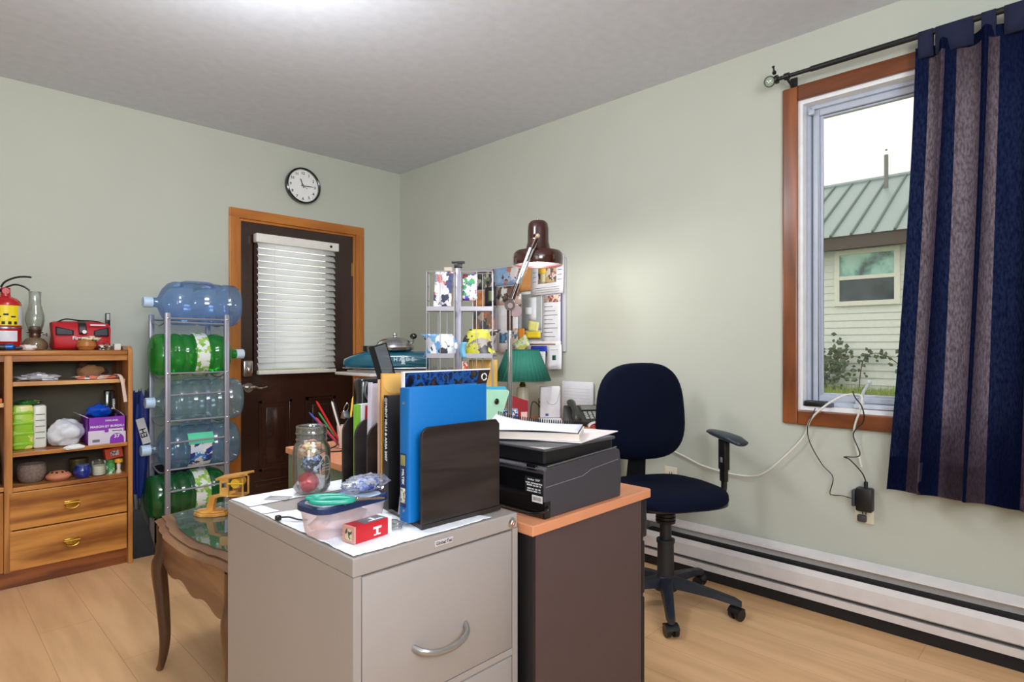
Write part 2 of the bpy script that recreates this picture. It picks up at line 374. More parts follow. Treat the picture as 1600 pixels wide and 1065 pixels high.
pane = clear('window_glass', (252, 253, 252), .01, .03, .0)
M().box(wx0, wx1, YL+.03, YL+.036, wz0, wz1).build('glass_pane', pane, door, smooth=0)
nick = mat('satin_nickel', (190, 184, 176), .25, 1)
lv = M().cyl((1.642, y0, .89), (1.642, y0-.014, .89), .033, n=24).cyl((1.642, y0-.014, .89), (1.642, y0-.04, .89), .014)
lv.tube(catmull([(1.642, y0-.042, .892), (1.675, y0-.046, .893), (1.705, y0-.044, .884), (1.735, y0-.044, .886), (1.758, y0-.04, .892)], 5), [.012]*6+[.009]*8+[.006]*7, 10)
lv.build('lever_handle', nick, door)
M().rbox(1.60, 1.672, y0-.028, y0, .962, 1.078, .014, 3).rbox(1.628, 1.644, y0-.045, y0-.024, .985, 1.03, .006, 2).build('deadbolt', nick, door)
for z in (1.72, .95, .2): M().box(DX1-.03, DX1-.016, y0-.006, y0+.01, z, z+.1).build('hinge', brass, door, smooth=0)

# ---- blind hung on the door window
slatm = fabric('white_blind_slat', (246, 247, 248), .5, 5)
vinyl = mat('ivory_vinyl', (236, 232, 224), .4)
bl = thing('window_blind', 'white horizontal slat blind covering the window of the brown door', 'blind', (1.98, YL-.02, 1.0))
M().rbox(1.672, 2.29, YL-.06, YL-.004, 1.885, 1.945, .004).build('headrail', vinyl, bl)
s = M(); ns = 20
for i in range(ns):
    z = 1.035+i*(.835/(ns-1)); T = rot('X', 52, (1.98, YL-.03, z))
    s.grid(lambda u, v: Vector(((u-.5)*.575, (v-.5)*.052, .004*(1-(2*v-1)**2))), 1, 5, 0, T)
s.build('slats', slatm, bl, solid=.0016)
M().rbox(1.69, 2.27, YL-.055, YL-.012, .978, 1.005, .005).build('bottom_rail', vinyl, bl)
c = M()
for x in (1.80, 2.15):
    for yy in (YL-.056, YL-.006): c.tube([(x, yy, .99), (x, yy, 1.89)], .0012, 5)
c.build('ladder_cord', vinyl, bl)
M().cyl((2.225, YL-.062, 1.915), (2.225, YL-.058, 1.915), .010, n=12).build('cord_lock', blackp, bl)

# ---- wall clock
ck = thing('wall_clock', 'round black rimmed wall clock above the brown door', 'clock', (2.022, YL, 2.336))
T = face_south(2.022, YL, 2.336)
M().lathe([(.118, .0), (.128, .004), (.131, .025), (.129, .040), (.122, .044), (.116, .040), (.116, .022)], n=48, T=T).build('rim', blackg, ck)
M().lathe([(0, .020), (.117, .020), (.117, .024), (0, .024)], n=48, T=T).build('dial', mat('clock_white', (240, 240, 238), .5), ck)
for k in range(1, 13):
    a = math.radians(90-30*k); text('numeral', str(k), .027, ink, ck, face_south(2.022+math.cos(a)*.092, YL-.0246, 2.336+math.sin(a)*.092), .0004, bold=True)
def hand(name, deg, L, wd, tail, mm, h):
    T2 = T @ Matrix.Rotation(math.radians(90-deg), 4, 'Z'); M().box(-tail, L, -wd, wd, h, h+.0015, T=T2).build(name, mm, ck, smooth=0)
hand('hour_hand', 337, .052, .003, .015, ink, .027); hand('minute_hand', 87, .078, .0022, .018, ink, .030); hand('second_hand', 122, .035, .0008, .02, ink, .033)

# ---- window in the right wall
trim_w = wood('stained_window_trim', (150, 84, 40), (100, 50, 22), 'Z', 4, contrast=.9); trim_wy = wood('stained_window_trim_flat', (150, 84, 40), (100, 50, 22), 'Y', 4, contrast=.9)
t = M(); tw = .064
t.box(XR-.02, XR, WY1-.002, WY1+tw, WZ0-tw, WZ1+tw).box(XR-.02, XR, WY0-tw, WY0, WZ0-tw, WZ1+tw)
t.box(XR-.0205, XR, WY0, WY1-.002, WZ1-.002, WZ1+tw+.002, 1).box(XR-.0205, XR, WY0, WY1-.002, WZ0-tw-.002, WZ0+.002, 1)
structure(t.build('trim_2', [trim_w, trim_wy], smooth=0, bevel=.006))
pvc = mat('white_window_vinyl', (186, 192, 206), .3)
wn = thing('window_1', None, None, (XR+.09, .48, WZ0)); structure(wn, 'white casement window with wood trim looking onto the neighbouring house')
f = M(); ft = .02
f.box(XR, XR+.17, WY1-ft, WY1, WZ0, WZ1).box(XR, XR+.17, WY0, WY0+ft, WZ0, WZ1).box(XR, XR+.17, WY0+ft, WY1-ft, WZ1-ft, WZ1).box(XR, XR+.17, WY0+ft, WY1-ft, WZ0, WZ0+ft)
f.build('jamb', mat('white_jamb', (238, 238, 240), .4), wn, smooth=0)
f = M()
def ring(m, x0, x1, ya, yb, za, zb, t): m.box(x0, x1, yb-t, yb, za, zb).box(x0, x1, ya, ya+t, za, zb).box(x0, x1, ya+t, yb-t, zb-t, zb).box(x0, x1, ya+t, yb-t, za, za+t)
ring(f, XR+.05, XR+.12, WY0+ft, WY1-ft, WZ0+ft, WZ1-ft, .018)
f.build('outer_frame', pvc, wn, bevel=.003)
f = M(); ring(f, XR+.062, XR+.105, WY0+ft+.022, WY1-ft-.022, WZ0+ft+.02, WZ1-ft-.02, .028); ring(f, XR+.075, XR+.10, WY0+ft+.048, WY1-ft-.048, WZ0+ft+.046, WZ1-ft-.046, .012)
f.build('sash', pvc, wn, bevel=.004)
M().box(XR+.085, XR+.091, WY0+.06, WY1-.06, WZ0+.06, WZ1-.06).build('glass_pane', pane, wn, smooth=0)
f = M().rbox(XR+.015, XR+.05, .55, .76, WZ0+.022, WZ0+.04, .006); f.rbox(XR+.02, XR+.05, .72, .755, WZ0+.035, WZ0+.055, .006)
f.tube([(XR+.03, .738, WZ0+.05), (XR+.022, .72, WZ0+.10), (XR+.018, .70, WZ0+.135)], [.007, .006, .005], 8).ball((XR+.018, .699, WZ0+.138), .009)
f.build('crank_handle', mat('grey_vinyl', (200, 205, 215), .35), wn)
M().rbox(XR+.03, XR+.052, .925, .95, 2.235, 2.26, .004).build('sash_stop', pvc, wn)

# ---- outside
gm = mat('grass_ground', (120, 130, 70), .95, noise_amt=.5, noise_scale=9)
structure(M().box(XR+.3, 40, -30, 40, .30, .42).build('ground', gm, smooth=0), 'grassy ground outside the window')
hs = thing('neighbouring_house', 'cream sided house with green metal roof seen through the window', 'house', (11.5, 1.5, .42))
siding = mat('cream_vinyl_siding', (238, 242, 244), .6)
s = M(); z = .42
while z < 2.95:
    s.add([(11.0, -8, z), (11.0, 12, z), (11.02, 12, z+.118), (11.02, -8, z+.118), (11.05, -8, z), (11.05, 12, z)], [(0, 1, 2, 3), (0, 4, 5, 1)]); z += .118
s.box(11.05, 14.8, -8, 12, .42, 2.95)
s.build('siding_wall', siding, hs, smooth=0)
M().box(10.62, 11.1, -8.3, 12.3, 2.78, 2.86).box(10.6, 10.64, -8.3, 12.3, 2.74, 2.96).build('eave_fascia', mat('dark_brown_fascia', (78, 62, 56), .5), hs, smooth=0)
seams = M(); rf = M(); rf.add([(10.55, -8.4, 2.94), (10.55, 12.4, 2.94), (12.9, 12.4, 4.32), (12.9, -8.4, 4.32), (15.25, 12.4, 2.94), (15.25, -8.4, 2.94)], [(0, 1, 2, 3), (3, 2, 4, 5)])
y = -8.3; n_ = Vector((-1.38, 0, 2.35)).normalized()*.035
while y < 12.3:
    for (xa, xb, za, zb) in ((10.55, 12.9, 2.94, 4.32),):
        seams.add([(xa, y-.02, za), (xa, y+.02, za), (xb, y+.02, zb), (xb, y-.02, zb), (xa+n_.x, y-.012, za+n_.z), (xa+n_.x, y+.012, za+n_.z), (xb+n_.x, y+.012, zb+n_.z), (xb+n_.x, y-.012, zb+n_.z)], [(4, 5, 6, 7), (0, 4, 7, 3), (1, 2, 6, 5), (0, 1, 5, 4)])
    y += .30
rf.tube([(12.9, -8.4, 4.33), (12.9, 12.4, 4.33)], .05, 8)
rf.build('metal_roof', mat('green_grey_metal_roof', (152, 170, 174), .4, .2), hs, smooth=0)
seams.build('standing_seams', mat('dark_seam_green', (92, 112, 108), .4, .2), hs, smooth=0)
M().cyl((12.4, 2.72, 3.9), (12.4, 2.72, 4.62), .035).cyl((12.4, 2.72, 4.70), (12.4, 2.72, 4.72), .02).build('vent_pipe', mat('grey_pipe', (120, 118, 118), .5), hs)
f = M(); ring(f, 10.95, 11.03, 2.22, 3.16, 1.84, 2.76, .075); f.box(10.955, 11.03, 2.29, 3.09, 2.27, 2.33)
fr = f.build('window_frame', mat('house_window_white', (244, 244, 240), .4), hs, smooth=0)
M().box(10.99, 11.0, 2.29, 3.09, 2.33, 2.69).build('upper_pane', collage('painted_sky_reflection', [(70, 90, 95), (120, 170, 170), (170, 222, 216), (190, 235, 230)], 3.0, .1, True), fr, smooth=0)  # sky reflection is painted into the upper pane's colours
M().box(10.985, 10.995, 2.29, 3.09, 1.91, 2.27).build('lower_pane', mat('dark_window_glass', (48, 66, 76), .1, noise_amt=.5, noise_scale=5), fr, smooth=0)
leafm = mat('garden_leaf', (86, 104, 72), .6, noise_amt=.35, noise_scale=15)
def leaves(m, pts, r, n, sz):
    for i in range(n):
        p = Vector(pts[rnd.randrange(len(pts))])+Vector((rnd.gauss(0, 1)*.3, rnd.gauss(0, 1), rnd.gauss(0, 1)))*r
        q = Matrix.Rotation(rnd.uniform(0, 6.28), 3, 'X') @ Matrix.Rotation(rnd.uniform(-.9, .9), 3, 'Y')
        l = sz*rnd.uniform(.7, 1.2)
        m.add([p+q @ Vector(v) for v in ((0, 0, 0), (.01, l*.35, l*.5), (0, 0, l), (.01, -l*.35, l*.5))], [(0, 1, 2, 3)])
for nm, lab, pts, n, r, sz in (('climbing_vine', 'trailing leafy vine climbing the cream siding, right of the bushy shrub', catmull([(10.9, 2.78, .42), (10.86, 2.70, .95), (10.86, 2.45, 1.05), (10.86, 2.1, .80), (10.86, 1.75, .6)], 8), 70, .06, .09),
                               ('garden_shrub', 'bushy green shrub at the foot of the cream house wall', catmull([(10.8, 3.25, .42), (10.8, 3.2, .7), (10.8, 3.05, 1.0), (10.8, 3.3, .8)], 8), 260, .13, .10)):
    g = thing(nm, lab, 'plant', (pts[0][0], pts[0][1], .42)); m = M(); m.tube(pts, .008, 5); m.build('stem', mat('brown_stem', (96, 78, 60), .8), g)
    m = M(); leaves(m, pts, r, n, sz); m.build('foliage', leafm, g, smooth=0)
g = M()
for i in range(6500):
    x, y = rnd.uniform(8.6, 10.95), rnd.uniform(.2, 4.6); h_ = rnd.uniform(.06, .17); a = rnd.uniform(0, 3.14)
    dx, dy = math.cos(a)*.008, math.sin(a)*.008; g.add([(x-dx, y-dy, .42), (x+dx, y+dy, .42), (x+rnd.gauss(0, .02), y+rnd.gauss(0, .02), .42+h_)], [(0, 1, 2)])
tag(g.build('lawn_grass', mat('grass_blades', (150, 168, 84), .8, noise_amt=.3, noise_scale=3), smooth=0), 'strip of green grass in front of the cream house', 'grass', kind='stuff')

# ---- baseboard heater
ht = thing('baseboard_heater', 'long white electric baseboard heater under the window', 'heater', (2.84, -.2, 0))
hm = mat('white_enamel', (222, 216, 214), .25, coat=.3)
ye0, ye1 = -1.6, 1.86
def hp(m, pts, y0_, y1_, mi=0):   # profile in x,z swept along y
    n = len(pts); vs = [(x, y0_, z) for x, z in pts]+[(x, y1_, z) for x, z in pts]
    m.add(vs, [(i, (i+1) % n, n+(i+1) % n, n+i) for i in range(n)]+[tuple(range(n)), tuple(range(2*n-1, n-1, -1))], mi)
m = M(); hp(m, [(2.878, .06), (2.878, .255), (2.868, .258), (2.826, .238), (2.824, .230), (2.87, .236), (2.87, .06)], ye0, ye1); m.build('back_panel', hm, ht, smooth=0)
m = M(); hp(m, [(2.806, .098), (2.800, .104), (2.800, .160), (2.812, .184), (2.815, .182), (2.805, .158), (2.805, .102)], ye0, ye1); m.build('front_cover', hm, ht, smooth=0)
m = M(); hp(m, [(2.806, .052), (2.803, .084), (2.808, .084), (2.87, .075), (2.87, .052)], ye0, ye1); m.build('lower_lip', hm, ht, smooth=0)
m = M(); m.box(2.83, 2.865, ye0+.05, ye1-.12, .10, .19)
m.build('heating_fins', mat('dark_heater_fins', (34, 32, 32), .6), ht, smooth=0)
M().box(2.816, 2.878, ye0, ye1, .001, .052).build('painted_shadow_strip', mat('painted_heater_shadow', (26, 22, 20), .8), ht, smooth=0)  # black strip stands in for the shade under the heater
M().box(2.812, 2.87, ye1-.10, ye1, .062, .226).build('end_cap', mat('heater_end_cap', (205, 200, 198), .4), ht, smooth=0)

# ---- outlets
def outlet(y, z, lab, plate=(226, 220, 196)):
    t = thing('wall_outlet', lab, 'outlet', (XR, y, z))
    M().rbox(XR-.006, XR, y-.036, y+.036, z-.058, z+.058, .003).build('cover_plate', mat('ivory_plate', plate, .4), t)
    m = M()
    for dz in (-.02, .02): m.box(XR-.0075, XR-.005, y-.008, y-.005, z+dz, z+dz+.01).box(XR-.0075, XR-.005, y+.005, y+.008, z+dz, z+dz+.01).cyl((XR-.0075, y, z+dz-.006), (XR-.005, y, z+dz-.006), .003, n=8)
    m.build('socket_slots', ink, t, smooth=0)
outlet(1.632, .47, 'ivory wall outlet with nothing plugged in, just behind the chair')
outlet(.712, .475, 'wall outlet under the window with black adapters and cables plugged in', (200, 200, 186))
ad = thing('power_adapter', 'black power adapter plugged into the outlet below the window', 'adapter', (XR-.02, .70, .47))
M().rbox(XR-.055, XR-.008, .672, .735, .475, .575, .008).build('adapter_body', blackp, ad)
M().tube([(XR-.03, .70, .57), (XR-.03, .70, .60)], .008, 8).build('strain_relief', blackp, ad)
M().tube(catmull([(XR-.03, .70, .60), (XR-.045, .712, .64), (XR-.055, .755, .69), (XR-.06, .775, .70), (XR-.06, .715, .715), (XR-.06, .74, .80), (XR-.065, .70, .86), (XR-.07, .705, .92), (XR-.05, .735, .955), (XR-.03, .75, .98)], 6), .0026, 6).build('black_cable', blackp, ad)
ad2 = thing('power_plug', 'small black plug on the outlet with a thin wire up to the sill', 'plug', (XR-.02, .738, .45))
M().rbox(XR-.045, XR-.008, .738, .752, .49, .56, .004).rbox(XR-.03, XR-.008, .70, .735, .425, .455, .006).build('plug_body', mat('grey_plug', (60, 60, 62), .4), ad2)
M().tube(catmull([(XR-.035, .748, .52), (XR-.03, .79, .525), (XR-.03, .825, .522), (XR-.03, .84, .53), (XR-.03, .828, .60), (XR-.035, .87, .65), (XR-.05, .915, .74), (XR-.055, .925, .81), (XR-.055, .905, .865), (XR-.03, .90, .897)], 6), .0022, 6).build('thin_wire', blackp, ad2)
wc = M().tube(catmull([(XR-.02, 1.93, .72), (XR-.015, 1.75, .66), (XR-.02, 1.549, .598), (XR-.02, 1.435, .561), (XR-.03, 1.268, .545), (XR-.03, 1.143, .565), (XR-.03, 1.025, .672), (XR-.03, .947, .769), (XR-.035, .919, .844), (XR-.03, .86, .91), (XR+.01, .80, .955), (XR-.0, .745, .965), (XR-.03, .715, .955), (XR-.045, .72, .90), (XR-.03, .745, .80), (XR-.03, .715, .66)], 7), .0045, 8)
tag(wc.build('white_cable', mat('white_cable', (226, 224, 214), .45)), 'long white cable running along the wall, over the sill and down again', 'cable')
sp = thing('usb_hub', 'small black box on the left end of the window sill', 'electronics', (XR+.02, .91, WZ0+.02))
M().rbox(XR-.01, XR+.035, .865, .955, WZ0+.0205, WZ0+.046, .004).build('case', blackp, sp)
M().rbox(XR-.008, XR+.03, .84, .87, WZ0+.0205, WZ0+.04, .003).build('grey_plug_end', mat('blue_grey_plastic', (80, 92, 110), .4), sp)

# ---- curtain rod and curtain
rd = thing('curtain_rod', 'black metal curtain rod above the window', 'curtain rod', (2.79, .4, 2.39))
M().cyl((2.79, 1.04, 2.392), (2.79, .62, 2.392), .009, n=12).cyl((2.79, .9, 2.392), (2.79, -.9, 2.392), .012, n=12).build('pole', blackp, rd)
M().cyl((2.79, 1.04, 2.392), (2.79, 1.052, 2.392), .019, n=16).lathe([(0, 0), (.006, .0), (.01, .01), (.004, .02), (.004, .03), (.008, .036), (0, .04)], T=rot('Y', -25, (2.775, 1.05, 2.41))).build('end_plate', blackp, rd)
M().ball((2.79, 1.078, 2.392), (.026, .026, .026)).build('glass_finial', clear('clear_finial', (230, 238, 232), .1, .2), rd)
M().tube([(2.878, 1.0, 2.37), (2.84, 1.0, 2.37), (2.79, 1.0, 2.38)], .006, 8).box(2.872, 2.88, .985, 1.015, 2.34, 2.41).cyl((2.79, 1.012, 2.392), (2.79, .99, 2.392), .015, n=12).build('wall_bracket', blackp, rd)
navy = fabric('navy_linen', (20, 27, 58), .24, 150); mauve = fabric('mauve_linen', (104, 90, 102), .62, 150)
cu = thing('curtain', 'navy and mauve striped tab top curtain hanging over the right of the window', 'curtain', (2.79, .2, .6))
NF = 7
def curt(u, v):
    # u along the width, v from hem to top
    y = .50-.86*u+(.085-.13*u)*(1-v)**1.3; amp = .026+.040*(1-v)
    ph = u*NF*2*PI+.5*math.sin(3*u*PI)+.3*math.sin(v*2.1+u*9)
    x = 2.79-.008+amp*math.sin(ph)+.008*math.sin(2*ph+v*3)-.02*(1-v)
    return Vector((x, y+.020*math.cos(ph)*(1-v*.4), .60+1.745*v-(.012*math.sin(ph) if v < .02 else 0)-.02*u*(1-v)))
edges = [0, .03, .105, .15, .21, .255, .30, .375, .42, .49, .54, .62, .66, .73, .78, .86, .90, 1.01]
def stripe(u, v):
    if v > .955: return 0
    k = 0
    while edges[k+1] <= u: k += 1
    return k % 2
M().grid(curt, 220, 40, 0, None, stripe).build('curtain_panel', [navy, mauve], cu, smooth=80)
def hem(u, v):
    p = curt(u, v*.075); return p+Vector((.004, 0, 0))
M().grid(hem, 220, 4, 0, None, stripe).build('hem', [mat('navy_hem', (20, 25, 50), .9), mat('mauve_hem', (86, 76, 86), .9)], cu, solid=.0015, smooth=80)
for y, hw in ((.478, .024), (.388, .058), (.285, .021), (.205, .036), (.09, .024), (-.02, .03), (-.14, .024), (-.27, .03)):
    pts = [(2.784, 2.30), (2.776, 2.345), (2.776, 2.39), (2.78, 2.402), (2.79, 2.4065), (2.80, 2.402), (2.804, 2.39), (2.80, 2.345), (2.792, 2.30)]
    m = M(); m.grid(lambda a, b: Vector((pts[round(b*8)][0], y+hw*(1-2*a)+(0), pts[round(b*8)][1])), 2, 8)
    m.build('hanging_tab', mat('navy_tab', (22, 28, 58), .9), cu, solid=.0015, smooth=80)
# ================================================================== SHELF CABINET (left)
CY = 3.74
def knock(m, *a): return m
cb = thing('shelf_cabinet', 'honey oak shelf cabinet with two drawers, standing against the left wall', 'cabinet', (.35, 3.93, 0))
oak_d = wood('oak_drawer_front', (206, 140, 66), (134, 76, 30), 'X', 5, contrast=.75)
X0, X1 = -.33, .863
def side(m, x0, x1):   # side panel with rounded top front corner
    poly = [(CY-.01, 0), (CY-.01, 1.135)]+[(CY+.03-.04*math.cos(a), 1.135+.04*math.sin(a)) for a in [i*PI/12 for i in range(1, 7)]]+[(4.13, 1.175), (4.13, 0)]
    T = Matrix(((0, 0, 1, x0), (1, 0, 0, 0), (0, 1, 0, 0), (0, 0, 0, 1))); m.prism(poly, 0, x1-x0, 0, T)
m = M(); side(m, X1-.022, X1); m.build('side_panel', oak_v, cb, bevel=.003)
m = M(); side(m, X0, X0+.022); m.build('side_panel', oak_v, cb, bevel=.003)
M().rbox(X0+.022, X1-.022, CY-.012, 4.13, 1.128, 1.152, .008, 3).build('top_board', oak, cb)
M().box(X0+.022, X1-.022, CY+.005, CY+.025, 1.098, 1.128).build('top_rail', oak, cb, smooth=0, bevel=.002)
M().box(.330, .362, CY, 4.12, .08, 1.128).build('divider', oak_v, cb, smooth=0, bevel=.002)
M().box(X0+.022, X1-.022, CY+.02, CY+.04, 0, .082).build('plinth', wood('dark_oak_plinth', (150, 84, 42), (104, 54, 24), 'X', 5), cb, smooth=0)
M().box(X0+.022, .33, 4.115, 4.128, .08, 1.13).box(.362, X1-.022, 4.115, 4.128, .08, .74).build('back_panel', mat('dark_back_board', (96, 84, 66), .7), cb, smooth=0)
M().box(.362, X1-.022, 4.10, 4.114, .74, 1.10).build('inner_back_board', mat('olive_back_board', (110, 106, 88), .75), cb, smooth=0)
for nm, x0, x1, z in (('upper_shelf', .362, X1-.03, .998), ('middle_shelf', .362, X1-.022, .655), ('lower_shelf', .362, X1-.022, .486), ('left_upper_shelf', X0+.022, .33, .90), ('left_lower_shelf', X0+.022, .33, .495)):
    M().box(x0, x1, CY+(.012 if nm == 'upper_shelf' else .004), 4.10, z-.02, z).build(nm, wood('pale_oak_shelf', (216, 166, 108), (186, 130, 74), 'X', 5) if 'upper' in nm else oak, cb, smooth=0, bevel=.002)
for z0, z1 in ((.283, .464), (.086, .277)):
    dr = M().box(.350, X1-.026, CY-.006, CY+.016, z0, z1).box(.37, X1-.04, CY+.016, 4.05, z0+.02, z1-.02).build('drawer', oak_d, cb, smooth=0, bevel=.004)
    zc = (z0+z1)/2; h = M(); h.rbox(.562, .626, CY-.010, CY-.006, zc+.004, zc+.014, .002)
    h.tube([(.594+.030*math.cos(a), CY-.016, zc-.004+.020*math.sin(a)) for a in [PI+i*PI/10 for i in range(11)]], .0035, 8)
    h.tube([(.560, CY-.014, zc+.004), (.628, CY-.014, zc+.004)], .0045, 8); h.lathe([(.0, .0), (.020, .0), (.022, .002), (0, .004)], n=20, T=face_south(.594, CY-.006, zc-.002) @ Matrix.Diagonal((1.2, .7, 1, 1)))
    h.build('ring_pull', brass, dr)
M().box(X0+.024, .328, CY-.006, CY+.014, .086, .47).build('cabinet_door', wood('oak_door_front', (192, 126, 58), (128, 72, 28), 'Z', 4, contrast=.8), cb, smooth=0, bevel=.004)
M().box(X0+.12, .25, CY-.012, CY-.004, .14, .42).build('door_moulding', oak_v, cb, smooth=0, bevel=.004)

ZT = 1.1525
# fire extinguisher
redp = mat('fire_red_enamel', (186, 22, 26), .25, coat=.4)
ex = thing('fire_extinguisher', 'red fire extinguisher with yellow label and black lever on the oak cabinet', 'fire extinguisher', (.352, 3.93, ZT))
M().lathe([(0, 0), (.060, 0), (.064, .006), (.064, .232), (.060, .245), (.045, .262), (.022, .272), (.020, .28), (0, .28)], at=(.352, 3.93, ZT), n=36).build('cylinder', redp, ex)
M().lathe([(.0648, .125), (.0648, .225)], at=(.352, 3.93, ZT), n=48).build('yellow_label', mat('label_yellow', (238, 214, 20), .4), ex)
def arc_patch(m, cx, cy, r, a0, a1, z0, z1, n=10, mi=0):
    m.grid(lambda u, v: Vector((cx+r*math.cos(math.radians(a0+(a1-a0)*u)), cy+r*math.sin(math.radians(a0+(a1-a0)*u)), z0+(z1-z0)*v)), n, 1, mi); return m
arc_patch(M(), .352, 3.93, .0654, -45, 10, ZT+.128, ZT+.222).build('instruction_panel', mat('pale_lilac_label', (205, 205, 220), .5), ex)
m = M()
for k in range(4): arc_patch(m, .352, 3.93, .0656, -130+22*k, -118+22*k, ZT+.130, ZT+.145, 4)
for k in range(3): arc_patch(m, .352, 3.93, .0656, -128+26*k, -110+26*k, ZT+.165+.01*(k % 2), ZT+.172+.012*(k % 2), 4)
m.build('pictograms', ink, ex)
arc_patch(M(), .352, 3.93, .0652, -130, -50, ZT+.045, ZT+.098).build('white_tag_label', mat('white_label', (225, 222, 228), .5), ex)
M().lathe([(.0645, .108), (.0665, .110), (.0665, .116), (.0645, .118)], at=(.352, 3.93, ZT), n=36).build('bracket_strap', steel, ex)
M().cyl((.352, 3.93, ZT+.275), (.352, 3.93, ZT+.315), .020, n=20).cyl((.352, 3.905, ZT+.298), (.352, 3.955, ZT+.298), .015).build('valve', redp, ex)
M().tube(catmull([(.335, 3.93, ZT+.318), (.35, 3.925, ZT+.345), (.385, 3.915, ZT+.367), (.42, 3.905, ZT+.375), (.452, 3.90, ZT+.374)], 6), .006, 8, flat=.8).build('squeeze_lever', blackp, ex)
M().tube(catmull([(.345, 3.93, ZT+.312), (.385, 3.92, ZT+.333), (.42, 3.905, ZT+.325), (.445, 3.90, ZT+.305)], 6), .0055, 8, flat=.8).build('carry_handle', blackp, ex)
M().tube(catmull([(.335, 3.925, ZT+.30), (.30, 3.91, ZT+.305), (.265, 3.90, ZT+.28), (.258, 3.90, ZT+.18), (.262, 3.90, ZT+.06)], 6), .008, 8).build('hose', blackp, ex)
# blue flashlight + rag
fl = thing('torch', 'blue and black torch lying at the left end of the cabinet top', 'torch', (.33, 3.80, ZT))
M().cyl((.27, 3.80, ZT+.017), (.34, 3.80, ZT+.017), .016, n=16).build('grip', blackp, fl)
M().cyl((.34, 3.80, ZT+.017), (.365, 3.80, ZT+.017), .016, .0165, n=16).ball((.365, 3.80, ZT+.017), (.014, .0165, .0165)).build('head', mat('metal_blue', (30, 90, 160), .25, .5), fl)
M().cyl((.38, 3.795, ZT+.012), (.405, 3.79, ZT+.012), .0115, .006, n=14).build('tail', mat('dark_navy_plastic', (22, 30, 60), .4), fl)
def crumple(name, label, cat, c, r, material, seed=1, n=22, mm=14, amp=.35, parent=None, squash_bottom=True, fr=1.6):
    def fn(v):
        d = (v-Vector(c)); u = Vector((d.x/r[0], d.y/r[1], d.z/r[2]))
        k = 1+amp*(noise.noise(u*fr+Vector((seed*3.1, seed, 0)))+.5*noise.noise(u*fr*2.7+Vector((seed, 7, 1)))); p = Vector(c)+Vector((d.x*k, d.y*k, d.z*k))
        if squash_bottom and p.z < c[2]-r[2]*.8: p.z = c[2]-r[2]*.8
        return p
    m = M().ball(c, r, n, mm, fn=fn)
    o = m.build(name, material, parent, smooth=60 if amp < .3 else 28)
    if parent is None: tag(o, label, cat)
    return o
crumple('folded_rag', 'small crumpled white and pink cloth beside the oil lamp', 'cloth', (.425, 3.83, ZT+.0125), (.035, .03, .015), collage('pink_white_cloth', [(236, 226, 224), (222, 170, 160), (235, 235, 232)], 30), 3)
# oil lamp
ol = thing('oil_lamp', 'clear glass oil lamp with tall chimney beside the red bag', 'oil lamp', (.476, 3.985, ZT))
gl = clear('clear_glass', (244, 246, 244), .03, .10, .02)
M().shell([(.030, .0), (.052, .004), (.056, .02), (.052, .04), (.040, .058), (.022, .068)], at=(.476, 3.985, ZT)).build('font', clear('amber_tinted_glass', (214, 196, 160), .18, .16), ol)
M().lathe([(0, .004), (.048, .005), (.050, .02), (.046, .03), (0, .031)], at=(.476, 3.985, ZT)).build('lamp_oil', clear('lamp_oil', (200, 170, 120), .25, .05), ol)
M().lathe([(0, .066), (.022, .066), (.026, .075), (.024, .088), (.034, .090), (.036, .094), (.026, .097), (.030, .108), (.024, .124), (.012, .128), (0, .128)], at=(.476, 3.985, ZT), n=24).cyl((.506, 3.975, ZT+.082), (.521, 3.970, ZT+.082), .003).cyl((.521, 3.970, ZT+.082), (.525, 3.969, ZT+.082), .009, n=14).build('burner', mat('aged_brass', (120, 98, 84), .35, .8), ol)
M().shell([(.026, .096), (.034, .125), (.041, .155), (.040, .180), (.033, .21), (.026, .24), (.025, .28), (.027, .308)], at=(.476, 3.985, ZT)).build('chimney', gl, ol, solid=.0012)
# first aid bag
bg_ = thing('first_aid_bag', 'red first aid bag with black pockets and strap on the oak cabinet', 'bag', (.655, 3.96, ZT))
rn = mat('red_nylon', (188, 24, 36), .55, bump=.3, noise_scale=30)
def bagf(v):
    k = .012*noise.noise(v*14+Vector((3, 1, 4))); v = v.copy(); v.x += k; v.y += k*1.3
    if v.z > ZT+.1: v.y += (v.z-ZT-.1)*.25
    return v
m = M(); T = None
rings = []
for i in range(13):
    u = i/12; x = .53+.262*u; s_ = 1-.12*abs(2*u-1)**4
    rings.append([bagf(Vector((x+(.012 if i == 0 else 0), 3.96+.075*s_*sx*(1-.18*sz), ZT+.078+.078*s_*sz))) for sx, sz in [(math.copysign(abs(math.cos(a))**.55, math.cos(a)), math.copysign(abs(math.sin(a))**.5, math.sin(a))) for a in [2*PI*k/28 for k in range(28)]]])
for r in rings:
    for v in r: v.z = max(v.z, ZT+.001)
m.loft(rings); m.build('bag_body', rn, bg_, smooth=50)
def onbag(x0, x1, z0, z1, off=.004, z1b=None):
    m = M(); n = 8
    def fn(u, v):
        x = x0+(x1-x0)*u; z = z0+((z1 if z1b is None else z1+(z1b-z1)*u)-z0)*v; uu = (z-ZT-.078)/.078; uu = max(-1, min(1, uu)); c = math.acos(min(1, abs(uu)**2))/(PI/2)
        y = 3.96-.075*(max(0, 1-abs(uu)**4)**.28)*(1-.18*uu)-off
        return Vector((x, y-.003, z))
    m.grid(fn, 8, 6); return m
onbag(.548, .625, ZT+.08, ZT+.125, .008, ZT+.105).build('mesh_pocket', mat('black_mesh', (24, 26, 34), .5), bg_, solid=.002)
onbag(.715, .782, ZT+.075, ZT+.105, .008, ZT+.125).build('mesh_pocket', mat('black_mesh', (24, 26, 34), .5), bg_, solid=.002)
